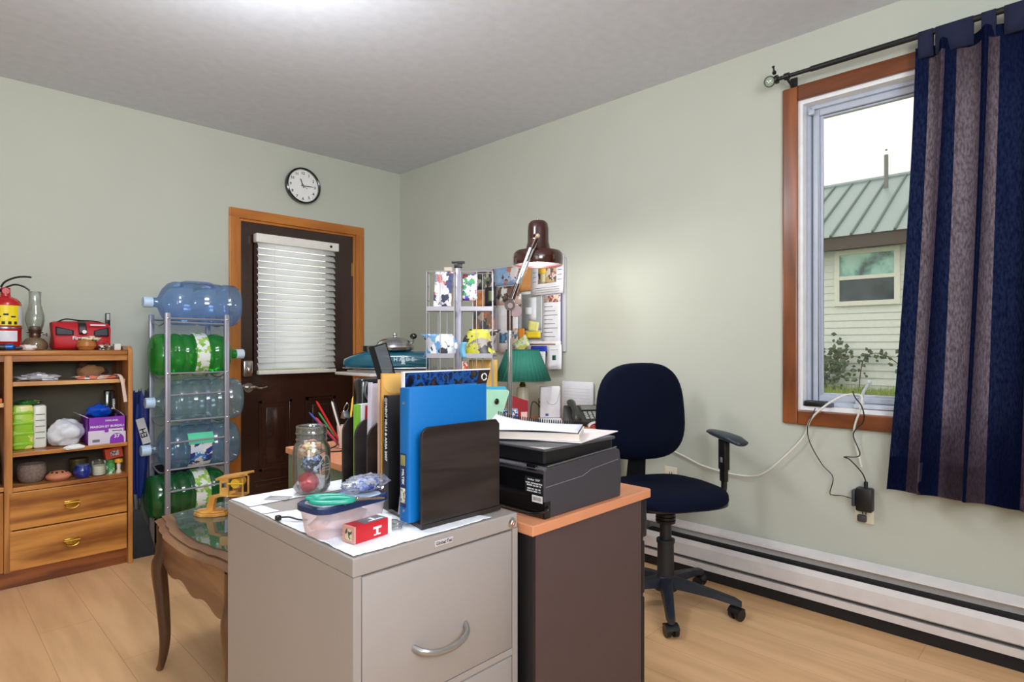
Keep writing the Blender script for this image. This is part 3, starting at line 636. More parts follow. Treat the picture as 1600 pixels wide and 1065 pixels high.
onbag(.648, .682, ZT+.085, ZT+.155, .010).build('strap', blackp, bg_, solid=.003)
M().tube(catmull([(.565, 3.945, ZT+.150), (.60, 3.935, ZT+.166), (.66, 3.94, ZT+.160), (.73, 3.94, ZT+.158), (.775, 3.95, ZT+.145)], 6), .004, 6).build('zip_edge', blackp, bg_)
M().cyl((.670, 3.868, ZT+.098), (.670, 3.864, ZT+.098), .010, n=18).build('white_badge', whiteink, bg_)
text('lettering', 'First', .026, whiteink, bg_, face_south(.640, 3.862, ZT+.064), bold=True)
onbag(.70, .77, ZT+.132, ZT+.140, .010).build('white_stripe', mat('pinkish_white', (236, 210, 214), .5), bg_)
# small items right of lamp
cp = thing('teapot_ornament', 'small brown and cream ceramic ornament in front of the red bag', 'ornament', (.69, 3.83, ZT))
M().lathe([(0, 0), (.032, .002), (.044, .022), (.040, .045), (.02, .06), (0, .064)], at=(.672, 3.83, ZT)).build('body', mat('amber_ceramic', (176, 112, 52), .25), cp)
crumple('lid', None, None, (.69, 3.83, ZT+.06), (.045, .025, .014), collage('cream_brown_glaze', [(225, 205, 170), (90, 60, 40), (200, 160, 110), (235, 225, 205)], 50), 5, parent=cp, squash_bottom=False)
crumple('trinket', 'dark patterned trinket at the right of the ceramic ornament', 'ornament', (.752, 3.825, ZT+.015), (.028, .02, .018), collage('dark_mixed_trinket', [(60, 40, 34), (230, 220, 205), (30, 28, 30), (160, 120, 80)], 60), 8)
bt = thing('spray_bottle', 'slim blue bottle with black cap behind the right end of the red bag', 'bottle', (.806, 4.03, ZT))
M().rbox(.795, .820, 4.02, 4.04, ZT, ZT+.135, .005).build('bottle_body', mat('royal_blue_plastic', (20, 90, 200), .3), bt)
M().rbox(.796, .819, 4.021, 4.039, ZT+.135, ZT+.21, .004).build('cap', blackp, bt)
M().rbox(.801, .815, 4.0200, 4.022, ZT+.170, ZT+.205, .001).build('cap_label', mat('pale_grey', (190, 190, 190), .5), bt)
wb = M().rbox(.805, .862-.026, 3.86, 3.90, ZT, ZT+.035, .003); tag(wb.build('white_box', mat('cream_card', (226, 222, 212), .6), None), 'small white box at the right end of the cabinet top', 'box')
# shelf items ---------------------------------------------------------------
Z1 = .9985
crumple('plastic_bag', 'flattened clear plastic bag on the top shelf of the oak cabinet', 'bag', (.475, 3.87, Z1+.016), (.085, .05, .019), mat('crinkled_clear_plastic', (206, 208, 214), .15, coat=.6), 2, amp=.55, fr=2.4)
ct = thing('toy_cat', 'brown and tan soft toy lying on the top shelf of the oak cabinet', 'soft toy', (.70, 3.90, Z1))
crumple('toy_body', None, None, (.70, 3.90, Z1+.035), (.06, .04, .038), mat('tan_plush', (176, 130, 92), .9, bump=.4, noise_scale=60), 3, parent=ct, amp=.25)
crumple('toy_head', None, None, (.668, 3.90, Z1+.078), (.022, .022, .022), mat('dark_brown_plush', (84, 52, 42), .9), 4, parent=ct, amp=.2, squash_bottom=False)
crumple('toy_back', None, None, (.748, 3.91, Z1+.032), (.036, .03, .026), mat('dark_brown_plush', (84, 52, 42), .9), 6, parent=ct, amp=.2)
crumple('salmon_cloth', 'crumpled salmon cloth with a strap hanging over the shelf edge', 'cloth', (.715, 3.81, Z1+.010), (.105, .045, .012), collage('salmon_cloth_pattern', [(236, 226, 220), (228, 128, 104), (120, 110, 110), (240, 200, 186)], 18), 7)
m = M().tube(catmull([(.795, 3.80, Z1+.022), (.805, 3.745, Z1+.020), (.812, 3.722, Z1-.01), (.822, 3.722, .92), (.828, 3.725, .875)], 6), .009, 8, flat=.3)
tag(m.build('hanging_strap', mat('pale_pink_strap', (226, 196, 184), .7)), 'pale pink strap hanging down over the shelf edge', 'strap')
Z2 = .6555
tp = thing('tissue_pack', 'yellow and lime wrapped tissue pack on the middle cabinet shelf', 'pack', (.43, 3.90, Z2))
M().rbox(.372, .452, 3.83, 3.96, Z2, Z2+.222, .012, 3).build('wrapped_rolls', collage('lime_yellow_wrap', [(226, 222, 120), (150, 200, 50), (232, 228, 160), (176, 212, 70)], 9, .3), tp)
m = M()
for i in range(4): m.rbox(.371, .453, 3.828, 3.834, Z2+.02+.052*i, Z2+.036+.052*i, .004)
m.build('lime_band', mat('lime_green_film', (140, 196, 40), .3), tp)
M().rbox(.452, .505, 3.832, 3.955, Z2, Z2+.218, .010, 3).build('side_wrap', mat('cream_film', (224, 226, 214), .3), tp)
m = M()
for i in range(5): m.box(.460, .498, 3.830, 3.832, Z2+.05+.03*i, Z2+.054+.03*i)
m.build('small_print', mat('grey_print', (120, 130, 140), .6), tp, smooth=0)
crumple('green_cloth', 'dark green and pink cloth lying on top of the tissue pack', 'cloth', (.435, 3.89, Z2+.232), (.055, .045, .012), collage('green_pink_cloth', [(40, 110, 50), (60, 140, 60), (214, 160, 150)], 14), 9)
crumple('white_plastic_bag', 'full white plastic carrier bag lying on the middle cabinet shelf', 'bag', (.584, 3.85, Z2+.0604), (.078, .06, .072), mat('white_bag_film', (222, 224, 230), .25, bump=.3, noise_scale=12), 11, n=36, mm=22, amp=.22, fr=1.8)
crumple('paper_scrap', 'flap of white bag hanging over the middle shelf edge', 'bag', (.60, 3.725, Z2+.003), (.045, .012, .013), white, 12)
pb = thing('purple_carton', 'purple and white carton of bags with black items standing in it', 'carton', (.755, 3.83, Z2))
purple = mat('carton_purple', (136, 44, 176), .5); cw = mat('carton_white', (214, 204, 220), .55)
m = M(); x0, x1, y0, y1, z0, z1 = .668, .836, 3.762, 3.94, Z2, Z2+.142
for q in ((x0, x1, y0, y0+.003), (x0, x1, y1-.003, y1), (x0, x0+.003, y0, y1), (x1-.003, x1, y0, y1)): m.box(*q, z0, z1)
m.box(x0, x1, y0, y1, z0, z0+.003); m.build('carton_body', purple, pb, smooth=0)
M().add([(x0, y0, z1), (x0, y1, z1), (x0-.035, y1, z1+.022), (x0-.035, y0, z1+.022)], [(0, 1, 2, 3)]).build('open_flap', cw, pb, solid=.003, smooth=0)
M().add([(x1-.003, y0+.02, z1), (x1-.003, y1, z1), (x1-.02, y1, z1+.03), (x1-.02, y0+.02, z1+.02)], [(0, 1, 2, 3)]).build('open_flap', cw, pb, solid=.002, smooth=0)
m = M().box(x0, x0+.072, y0-.0015, y0, z0, z0+.072).box(x0+.072, x1, y0-.0015, y0, z0, z0+.060).box(x0+.09, x1-.01, y0-.0015, y0, z0+.060, z0+.078)
m.build('white_panel', cw, pb, smooth=0)
m = M(); poly = [(x0+.095, z0), (x1-.008, z0)]+[(x1-.008-.0325+.0325*math.cos(a), z0+.018+.034*math.sin(a)) for a in [i*PI/10 for i in range(11)]]
T = Matrix(((1, 0, 0, 0), (0, 0, 1, y0-.0028), (0, 1, 0, 0), (0, 0, 0, 1))); m.prism(poly, 0, .001, 0, T); m.build('count_badge', purple, pb, smooth=0)
text('lettering', 'MAISON ET BUREAU', .0165, whiteink, pb, face_south((x0+x1)/2, y0-.0012, z0+.092), bold=True)
text('lettering', 'KIRKLAND', .012, whiteink, pb, face_south((x0+x1)/2+.02, y0-.0012, z0+.122), bold=True)
text('lettering', '37', .026, whiteink, pb, face_south(x1-.041, y0-.0034, z0+.036), bold=True)
M().box(x0+.018, x0+.05, y0-.0022, y0-.0014, z0+.012, z0+.026).build('barcode', mat('barcode_grey', (110, 105, 115), .6), pb, smooth=0)
M().box(x1-.062, x1-.016, y0-.0022, y0-.0014, z0+.064, z0+.068).build('printed_line', ink, pb, smooth=0)
crumple('blue_bag', 'shiny bright blue bag bulging out of the purple carton', 'bag', (.735, 3.86, Z2+.168), (.058, .05, .036), mat('shiny_blue_plastic', (20, 84, 204), .18, coat=.5), 13, amp=.25, squash_bottom=False)
bk = M().rbox(.765, .810, 3.87, 3.925, Z2+.015, Z2+.275, .006, T=rot('Y', 6, (.0, 0, 0)) if False else None); bkp = bk.build('black_box', blackg); tag(bkp, 'tall glossy black box standing at the back of the purple carton', 'box')
text('lettering', 'Swann', .022, whiteink, bkp, face_south(.802, 3.8692, Z2+.20, 90), bold=True)
Z3 = .4865
M_ = M()
pt = M().shell([(.0, .002), (.040, .002), (.052, .015), (.060, .045), (.060, .075), (.055, .092), (.050, .092), (.052, .06), (.0, .03)], at=(.448, 3.86, Z3), n=36)
tag(pt.build('clay_bowl', mat('speckled_grey_clay', (128, 112, 102), .85, bump=.6, noise_amt=.25, noise_scale=90)), 'round speckled grey clay bowl on the lowest open shelf', 'bowl')
tc_ = thing('terracotta_dish', 'low orange terracotta dish with pierced lid beside the grey bowl', 'dish', (.552, 3.82, Z3)); tcm = mat('terracotta', (206, 130, 96), .6)
M().lathe([(0, 0), (.04, 0), (.052, .012), (.053, .018), (0, .018)], at=(.552, 3.82, Z3)).build('base', tcm, tc_)
M().lathe([(.055, .018), (.053, .026), (.035, .042), (.012, .047), (0, .047)], at=(.552, 3.82, Z3)).build('lid', tcm, tc_)
m = M()
for k in range(4): a = -PI/2+(k-1.5)*.7; m.ball((.552+.033*math.cos(a), 3.82+.033*math.sin(a), Z3+.0415), (.006, .010, .004), 10, 6)
m.build('pierced_holes', mat('hole_dark', (50, 28, 22), .8), tc_)
nb = thing('blue_jar', 'round dark blue glass candle jar on the lowest open shelf', 'jar', (.65, 3.80, Z3))
M().lathe([(0, 0), (.030, .002), (.039, .02), (.040, .042), (.032, .058), (.030, .064), (0, .064)], at=(.65, 3.80, Z3)).build('jar_body', mat('cobalt_glass', (22, 44, 130), .1, coat=.6), nb)
M().lathe([(.028, .064), (.028, .066), (.0, .066)], at=(.65, 3.80, Z3)).build('wax', mat('blue_wax', (90, 110, 160), .5), nb)
tb = M().lathe([(0, 0), (.04, 0), (.042, .07), (.044, .072), (.044, .082), (0, .084)], at=(.655, 3.93, Z3)); tag(tb.build('tin', mat('olive_tin', (110, 100, 66), .3, .5)), 'olive tin standing behind the dark blue jar', 'tin')
cj = thing('candle_jar', 'cream candle in a clear glass jar right of the dark blue jar', 'candle', (.722, 3.80, Z3))
M().lathe([(0, .004), (.028, .004), (.030, .01), (.030, .052), (0, .052)], at=(.722, 3.80, Z3)).build('wax', mat('cream_wax', (226, 226, 208), .5), cj)
M().shell([(.0, 0), (.031, 0), (.033, .006), (.033, .075), (.034, .078)], at=(.722, 3.80, Z3)).build('glass', gl, cj)
gj = thing('green_jar', 'small green and white jar between the candle and the figurine', 'jar', (.778, 3.82, Z3))
M().lathe([(0, 0), (.021, 0), (.022, .004), (.022, .045), (.018, .055), (0, .055)], at=(.778, 3.82, Z3)).build('jar_body', collage('green_label', [(60, 140, 70), (220, 230, 220), (90, 170, 90)], 25), gj)
M().lathe([(0, .055), (.019, .055), (.019, .072), (0, .074)], at=(.778, 3.82, Z3)).build('lid', mat('grass_green', (60, 130, 60), .4), gj)
fg = thing('figurine', 'small cream figurine with yellow top at the right of the lowest open shelf', 'figurine', (.825, 3.80, Z3))
M().lathe([(0, 0), (.013, 0), (.014, .006), (.008, .02), (.010, .045), (.006, .055), (0, .058)], at=(.812, 3.80, Z3)).build('body', mat('cream_ceramic', (220, 206, 188), .3), fg)
M().lathe([(0, .056), (.019, .056), (.021, .062), (.018, .074), (0, .078)], at=(.812, 3.80, Z3)).build('yellow_top', mat('amber_yellow', (230, 164, 40), .3), fg)
gt = M().lathe([(0, 0), (.012, 0), (.013, .04), (.006, .055), (.006, .07), (0, .07)], at=(.787+.045, 3.87, Z3)); tag(gt.build('glass_vial', gl), 'small glass vial behind the cream figurine', 'bottle')
ob = thing('orange_packet', 'small red orange packet lying on top of the jars', 'packet', (.80, 3.85, Z3+.078))
T = rot('Y', -8, (.795, 3.85, Z3+.104)); M().box(-.040, .040, -.03, .03, -.026, .030, T=T).build('packet_body', mat('red_orange_card', (196, 66, 40), .5), ob, smooth=0)
M().box(-.016, .022, -.0308, -.03, -.012, .014, T=T).build('barcode_label', collage('packet_barcode', [(210, 205, 200), (90, 80, 90), (190, 180, 190)], 90), ob, smooth=0)
# left column items
rt = thing('paper_roll', 'rolled white paper in the left compartment of the oak cabinet', 'roll', (.27, 3.8, .90))
M().shell([(.024, 0), (.024, .25)], T=Matrix.Translation((.285, 3.77, .9475)) @ Matrix.Rotation(-PI/2, 4, 'X')).shell([(.012, .002), (.024, 0)], T=Matrix.Translation((.285, 3.77, .9475)) @ Matrix.Rotation(-PI/2, 4, 'X')).build('roll', white, rt)
M().cyl((.285, 3.774, .9475), (.285, 3.776, .9475), .012).build('roll_core', mat('dark_blue_core', (30, 40, 70), .6), rt)
ofd = M().box(.16, .326, 3.765, 4.0, .9005, .9215); tag(ofd.build('orange_folder', mat('orange_card', (214, 118, 54), .6), smooth=0, bevel=.002), 'orange folder under the paper roll', 'folder')
br_ = thing('brown_pouch', 'dark brown leather pouch in the upper left compartment', 'pouch', (.26, 3.93, .975))
crumple('pouch_body', None, None, (.255, 3.92, 1.00), (.06, .06, .075), mat('brown_leather', (70, 44, 40), .45), 15, parent=br_, amp=.2)
bd = thing('blue_bag_bundle', 'light blue wrapped pack in plastic in the lower left compartment', 'pack', (.25, 3.86, .4955))
M().rbox(.17, .318, 3.80, 3.98, .4955, .64, .02, 3).build('wrapped_pack', mat('sky_blue_film', (104, 150, 214), .25, noise_amt=.2, noise_scale=14), bd)
M().rbox(.285, .312, 3.797, 3.801, .52, .565, .001).build('white_label', white, bd)
m = M(); m.loft([[(.25+.065*math.cos(a)*s_, 3.885+.07*math.sin(a)*s_, .635+dz) for a in [2*PI*k/16 for k in range(16)]] for s_, dz in ((1, 0), (.9, .03), (.55, .06), (.35, .09))]); m.build('bag_neck', mat('clear_bag_film', (200, 204, 214), .2), bd)

# ================================================================== UMBRELLA AND DUSTPAN
um = thing('umbrella', 'folded navy blue umbrella leaning between the cabinet and bottle rack', 'umbrella', (.93, 3.93, 0))
nv = mat('umbrella_navy', (24, 44, 122), .6, noise_amt=.15, noise_scale=12)
rings = []
for z, r in ((.30, .012), (.36, .036), (.50, .046), (.65, .052), (.78, .060), (.88, .052)):
    rings.append([(.938+.012*(z-.3)+r*(1+.20*math.cos(6*a))*math.cos(a)*.8, 3.93+r*(1+.2*math.cos(6*a))*math.sin(a)*.7, z-(.0 if z < .85 else .04*math.cos(6*a))) for a in [2*PI*k/48 for k in range(48)]])
M().loft(rings).build('canopy', nv, um, smooth=50)
m = M()
for k in range(6):
    a = PI/3*k+.2; m.cyl((.944+.044*math.cos(a), 3.93+.04*math.sin(a), .84), (.945+.045*math.cos(a), 3.93+.042*math.sin(a), .93), .003, .0015, n=6)
m.build('rib_tips', blackp, um)
M().cyl((.941, 3.93, .02), (.944, 3.93, .34), .006, n=10).build('shaft', steel, um)
M().tube(catmull([(.941, 3.93, .12), (.941, 3.93, .05), (.941, 3.925, .012), (.943, 3.90, .012), (.943, 3.89, .05)], 5), .011, 10).build('handle', blackp, um)
T = rot('Y', -14, (.945, 3.872, .70)); m = M().box(-.022, .022, -.0025, .003, -.085, .065, T=T); m.build('white_strap', mat('strap_white', (210, 206, 206), .6), um, smooth=0, bevel=.004)
text('lettering', 'EH', .045, ink, um, T @ Matrix.Rotation(PI/2, 4, 'X') @ Matrix.Translation((-.001, -.02, .003)) @ Matrix.Rotation(PI/2, 4, 'Z'), bold=True)
dp = thing('dustpan', 'black dustpan standing on its edge below the navy umbrella', 'dustpan', (.95, 3.80, 0))
T = rot('X', -12, (.930, 3.79, .0)) @ Matrix.Rotation(math.radians(0), 4, 'Y')
poly = [(-.05, .0), (.062, .0), (.035, .14), (.0, .25), (-.03, .27), (-.05, .25)]
P2 = Matrix(((1, 0, 0, 0), (0, 0, 1, 0), (0, 1, 0, 0), (0, 0, 0, 1)))
m = M().prism(poly, 0, .003, 0, T @ P2); m.add([(a, 0, b) for a, b in poly[1:4]]+[(a-.015, .05, b) for a, b in poly[1:4]], [(0, 1, 4, 3), (1, 2, 5, 4)], 0, T)
m.build('pan', mat('dark_pan_plastic', (30, 31, 34), .4), dp, solid=.002)
M().tube([(.905, 3.845, .26), (.905, 3.85, .30), (.903, 3.86, .34)], [.008, .012, .010], 10).build('handle', mat('grey_handle', (90, 92, 96), .4), dp)
bs = crumple('floor_brush', 'dark bristled hand brush on the floor beside the cabinet', 'brush', (.893, 3.83, .032), (.016, .03, .04), mat('navy_bristle', (26, 32, 50), .9, bump=.8, noise_scale=200), 5)

# ================================================================== WATER BOTTLE RACK
RX0, RX1, RY0, RY1 = .995, 1.302, 3.60, 3.90
rk = thing('bottle_rack', 'grey metal rack holding large water bottles left of the door', 'rack', (1.15, 3.75, 0))
gm_ = mat('silver_grey_paint', (150, 148, 158), .35, .4)
for (x, y) in ((RX0, RY0), (RX1, RY0), (RX0, RY1), (RX1, RY1)):
    M().rbox(x-.013, x+.013, y-.013, y+.013, 0, 1.355, .003).build('upright', gm_, rk)
tiers = [(1.335, 1.325), (1.035, 1.035), (.775, .775), (.535, .535), (.250, .250)]
zt = [1.325, 1.025, .765, .50, .235]
for z in zt:
    m = M()
    for y in (RY0, RY1): m.cyl((RX0, y, z), (RX1, y, z), .005, n=8)
    for x in (RX0, RX1): m.tube(catmull([(x, RY0, z), (x, RY0+.06, z-.022), (x, (RY0+RY1)/2, z-.035), (x, RY1-.06, z-.022), (x, RY1, z)], 5), .005, 8)
    m.cyl((RX0, RY0, z-.12 if z < 1.3 else z-.02), (RX1, RY0, z-.115 if z < 1.3 else z-.025), .005, n=8)
    m.build('cradle', gm_, rk)
for z in (1.325, 1.025, .765, .62, .50, .30):
    for x in (RX0, RX1): M().ball((x, RY0-.014, z), (.006, .003, .006), 10, 6).build('screw_head', chrome, rk)
capm = mat('pale_blue_cap', (186, 210, 236), .4)
def bottle(name, label, z, tint, flip=False, handle=True, ribs=4, group=None, capmat=capm, solidity=.10, lbl=None, shift=0, crush=0):
    """bottle lying along x; neck to the left unless flip"""
    xc = 1.175+shift; yc = 3.75; t = thing(name, label, 'water bottle', (xc, yc, z), 0, group)
    m_ = clear('bottle_'+name+str(tint[0]), tint, solidity, .10, .05)
    R = .124; L = .42
    prof = [(.0, 0), (.09, .002), (.112, .008), (R, .03), (R, .06)]
    for k in range(ribs):
        c = .10+k*.26/ribs; prof += [(R, c-.022), (R-.007, c-.012), (R-.007, c-.004), (R, c+.006)]
    prof += [(R, .345), (R-.012, .375), (.085, .40), (.05, .418), (.030, .428), (.027, .435), (.027, .47)]
    A = Matrix.Translation((xc+.24, yc, z)) @ Matrix.Rotation(-PI/2, 4, 'Y')
    if flip: A = Matrix.Translation((xc-.24, yc, z)) @ Matrix.Rotation(PI/2, 4, 'Y')
    mod = None
    if crush: mod = lambda a, zz: 1-crush*(.5+.5*noise.noise(Vector((math.cos(a)*2, math.sin(a)*2, zz*14))))+.03*math.sin(a*9)*crush*4
    b = M().shell(prof, n=40, T=A, mod=mod); b.build('bottle_body', m_, t, smooth=50)
    M().lathe([(.0, .500), (.028, .500), (.030, .495), (.030, .455), (.0, .455)], n=24, T=A).build('cap', capmat, t)
    if handle:
        s = 1 if not flip else -1; zz = z+R-.006; xh = xc+.02*s
        M().tube(catmull([(xh-.085, yc, z+R-.03), (xh-.078, yc, zz), (xh-.04, yc, zz+.006), (xh+.04, yc, zz+.006), (xh+.078, yc, zz), (xh+.085, yc, z+R-.03)], 5), .009, 10, flat=1.1).build('handle', clear('handle_'+name+str(tint[0]), tuple(int(c*.75) for c in tint), .5, .1), t)
    if lbl:
        a0, a1, xa, xb, mm = lbl
        M().grid(lambda u, v: Vector((xa+(xb-xa)*u, yc+(R+.0015)*math.cos(math.radians(a0+(a1-a0)*v)), z+(R+.0015)*math.sin(math.radians(a0+(a1-a0)*v)))), 2, 16).build('label', mm, t)
    return t
lb1 = collage('green_white_label', [(226, 230, 226), (226, 230, 226), (120, 180, 60), (226, 230, 226), (160, 200, 90)], 26, .4)
lb2 = collage('blue_pink_label', [(220, 214, 218), (200, 214, 226), (40, 60, 130), (226, 220, 222), (60, 130, 200)], 22, .4)
G = 'large water bottles in the rack'
bottle('water_bottle', 'empty pale blue water bottle on the very top of the rack', 1.4175, (182, 208, 242), shift=0, group=G, ribs=2, solidity=.10)
bottle('water_bottle', 'crinkled bright green water bottle on the second level, neck to the right', 1.126, (80, 196, 96), flip=True, handle=False, ribs=5, group=G, solidity=.20, lbl=(90, 270, 1.155, 1.225, lb1), crush=.10, shift=.02, capmat=mat('white_blue_cap', (206, 220, 236), .4))
bottle('water_bottle', 'empty clear blue grey water bottle on the third level of the rack', .859, (204, 224, 234), group=G, shift=.01)
t4 = bottle('water_bottle', 'clear blue water bottle with green and white label on the fourth level', .5975, (184, 212, 234), group=G, lbl=(150, 245, 1.12, 1.235, lb2), shift=-.01)
M().grid(lambda u, v: Vector((1.11+.135*u, 3.75+.127*math.cos(math.radians(140+30*v)), .600+.127*math.sin(math.radians(140+30*v)))), 2, 8).build('green_sticker', mat('mint_sticker', (90, 206, 160), .4), t4)
bottle('water_bottle', 'dark green water bottle on the lowest level behind the glass table', .335, (60, 160, 90), flip=True, handle=False, ribs=5, group=G, solidity=.20, lbl=(90, 270, 1.15, 1.23, lb1), crush=.08)
db = M().rbox(1.03, 1.27, 3.94, 4.06, 0, .46, .03, 3); tag(db.build('black_bag', mat('black_cloth_bag', (20, 20, 26), .8)), 'black cloth bag standing behind the lower rack bottles', 'bag')

# ================================================================== GLASS TOPPED END TABLE
et = thing('end_table', 'antique wooden end table with curved legs and glass top', 'table', (.85, 2.15, 0))
wt = wood('aged_walnut', (146, 104, 72), (110, 72, 46), 'Y', 4, contrast=.4)
tx0, tx1, ty0, ty1 = .622, 1.08, 1.728, 2.45
def outline(off, n=40, x0=tx0, x1=tx1, y0=ty0, y1=ty1):
    off -= .02; x0 -= off; x1 += off; y0 -= off; y1 += off; pts = []
    def edge(a, b, nx, ny):
        L = math.hypot(b[0]-a[0], b[1]-a[1])
        for k in range(n):
            u = k/n; bow = .022*math.sin(PI*u)**1.0
            step = .010*max(0, min(1, (.36-abs(u-.5))/.05))+.008*max(0, min(1, (.22-abs(u-.5))/.05))
            d = bow+step
            pts.append((a[0]+(b[0]-a[0])*u+nx*d, a[1]+(b[1]-a[1])*u+ny*d))
    edge((x0, y1), (x0, y0), -1, 0); edge((x0, y0), (x1, y0), 0, -1); edge((x1, y0), (x1, y1), 1, 0); edge((x1, y1), (x0, y1), 0, 1)
    return pts
m = M(); 
m.loft([[(x, y, z) for x, y in outline(o)] for o, z in ((-.012, .528), (.004, .532), (.010, .540), (.0, .548), (-.010, .552), (-.008, .558), (-.02, .5615))])
m.build('table_top', wt, et, smooth=30)
M().prism(outline(-.035), .562, .567).build('glass_plate', clear('table_glass_green', (200, 226, 206), .10, .5, .02), et, smooth=0)
m = M()
def apron(a, b, nrm):
    nseg = 30; vs = []
    for k in range(nseg+1):
        u = k/nseg; x = a[0]+(b[0]-a[0])*u; y = a[1]+(b[1]-a[1])*u
        drop = .40+.035*(1-abs(2*u-1))**.5*(-1)+.03*abs(math.cos(3*PI*u))+(.0)
        drop = .385+.010*math.cos(6*PI*u)-.012*math.sin(PI*u)**.5
        for o in (0, .016): vs += [(x+nrm[0]*o, y+nrm[1]*o, drop), (x+nrm[0]*o, y+nrm[1]*o, .53)]
    fs = []
    for k in range(nseg): i = 4*k; fs += [(i, i+4, i+5, i+1), (i+2, i+3, i+7, i+6), (i, i+2, i+6, i+4)]
    m.add(vs, fs)
ins = .028
apron((tx0+ins, ty0+ins), (tx0+ins, ty1-ins), (1, 0)); apron((tx1-ins, ty0+ins), (tx1-ins, ty1-ins), (-1, 0)); apron((tx0+ins, ty0+ins), (tx1-ins, ty0+ins), (0, 1)); apron((tx0+ins, ty1-ins), (tx1-ins, ty1-ins), (0, -1))
m.build('apron', wt, et, smooth=0)
for sx, sy, x, y in ((-1, 1, tx0+.035, ty1-.035), (1, 1, tx1-.035, ty1-.035), (-1, -1, tx0+.035, ty0+.035), (1, -1, tx1-.035, ty0+.035)):
    pts = catmull([(x, y, .53), (x, y, .44), (x+sx*.012, y+sy*.012, .37), (x+sx*.004, y+sy*.004, .25), (x-sx*.002, y-sy*.002, .12), (x+sx*.004, y+sy*.004, .04), (x+sx*.012, y+sy*.012, .004)], 6)
    rr = [.024+(.026-.024)*min(1, k/8) if k < 10 else max(.0125, .028-.0007*(k-10)) for k in range(len(pts))]
    M().tube(pts, rr, 14).build('leg', wood('dark_walnut_leg', (112, 74, 44), (74, 46, 28), 'Z', 5, contrast=.4), et)
# wooden model on the table
tw_ = wood('varnished_pine', (224, 168, 84), (190, 128, 52), 'X', 5, contrast=.5)
mo = thing('wooden_model', 'small varnished wooden model with slatted roof and wheel on the glass table', 'ornament', (.80, 2.22, .5675))
T = Matrix.Translation((.79, 2.26, .5675)) @ Matrix.Rotation(math.radians(-45), 4, 'Z') @ Matrix.Diagonal((.82, .82, .82, 1))
oc = [(.075*math.cos(PI/8+k*PI/4)-.03, .05*math.sin(PI/8+k*PI/4)) for k in range(8)]; oc2 = [(.068*math.cos(PI/8+k*PI/4)-.03, .043*math.sin(PI/8+k*PI/4)) for k in range(8)]
m = M().prism(oc, 0, .014, 0, T).prism(oc2, .014, .022, 0, T); m.build('octagonal_base', tw_, mo, smooth=0, bevel=.002)
M().add([(-.05, -.012, .022), (-.02, -.012, .022), (-.02, .012, .022), (-.05, .012, .022), (-.035, -.012, .082), (.08, -.012, .11), (.08, .012, .11), (-.035, .012, .082), (-.01, -.012, .075), (.08, -.012, .098), (.08, .012, .098), (-.01, .012, .075)],
        [(0, 1, 2, 3), (0, 4, 8, 1), (4, 5, 9, 8), (4, 7, 6, 5), (3, 2, 11, 7), (7, 11, 10, 6), (0, 3, 7, 4), (1, 8, 11, 2), (8, 9, 10, 11), (5, 6, 10, 9)], 0, T).build('slanted_support', tw_, mo, smooth=0)
m = M()
for x in (.02, .05, .115): 
    for y in (-.028, .028): m.box(x, x+.007, y-.003, y+.003, .09, .165, T=T)
m.box(.02, .122, -.03, .03, .086, .092, T=T); m.box(.02, .057, -.030, -.027, .092, .125, T=T).box(.02, .057, -.030, -.027, .148, .165, T=T)
m.build('frame', tw_, mo, smooth=0)
M().cyl((.088, -.034, .143), (.088, .034, .143), .020, n=24, T=T).cyl((.058, -.036, .143), (.125, -.036, .143), .004, n=8, T=T).build('wheel', mat('golden_pine', (214, 164, 40), .4), mo)
m = M(); R_ = T @ Matrix.Translation((.07, 0, .172)) @ Matrix.Rotation(math.radians(-9), 4, 'Y')
for k in range(11): m.box(-.065+k*.0125, -.054+k*.0125, -.04, .04, 0, .004, T=R_)
m.box(-.066, .072, -.036, -.030, -.005, 0, T=R_).box(-.066, .072, .030, .036, -.005, 0, T=R_); m.build('slatted_roof', tw_, mo, smooth=0)
# ================================================================== FILING CABINET
fx0, fx1, fy0, fy1, fz = .617, 1.083, 1.045, 1.695, .755
fm = mat('taupe_grey_steel', (164, 155, 150), .38, noise_amt=.015, noise_scale=3)
fc = thing('filing_cabinet', 'light grey two drawer steel filing cabinet in the foreground', 'filing cabinet', (.85, 1.37, 0))
m = M().box(fx0, fx0+.018, fy0, fy1, .0, fz-.038).box(fx1-.018, fx1, fy0, fy1, 0, fz-.038).box(fx0+.018, fx1-.018, fy1-.012, fy1, 0, fz-.038).rbox(fx0, fx1, fy0, fy1, fz-.038, fz, .003)
m.box(fx0+.018, fx1-.018, fy0+.002, fy0+.03, .402, .418).box(fx0+.018, fx1-.018, fy0+.004, fy0+.03, 0, .09).box(fx0+.018, fx1-.018, fy0+.04, fy1-.02, .02, .70)
m.build('cabinet_body', fm, fc, smooth=0)
M().box(fx0+.018, fx1-.018, fy0+.012, fy0+.02, .09, .718).build('drawer_gap', mat('gap_shadow_steel', (40, 38, 38), .8), fc, smooth=0)
for z0, z1 in ((.421, .713), (.092, .399)):
    dr = M().rbox(fx0+.0205, fx1-.0205, fy0, fy0+.02, z0, z1, .002).build('drawer', fm, fc)
    zc = z0+.105
    M().tube(catmull([(.762, fy0+.002, zc+.002), (.775, fy0-.020, zc-.004), (.80, fy0-.030, zc-.010), (.836, fy0-.034, zc-.013), (.872, fy0-.030, zc-.010), (.897, fy0-.020, zc-.002), (.910, fy0+.002, zc+.006)], 6), .0065, 10, flat=1.2).build('arched_handle', mat('matte_nickel_handle', (170, 168, 166), .3, .7), dr)
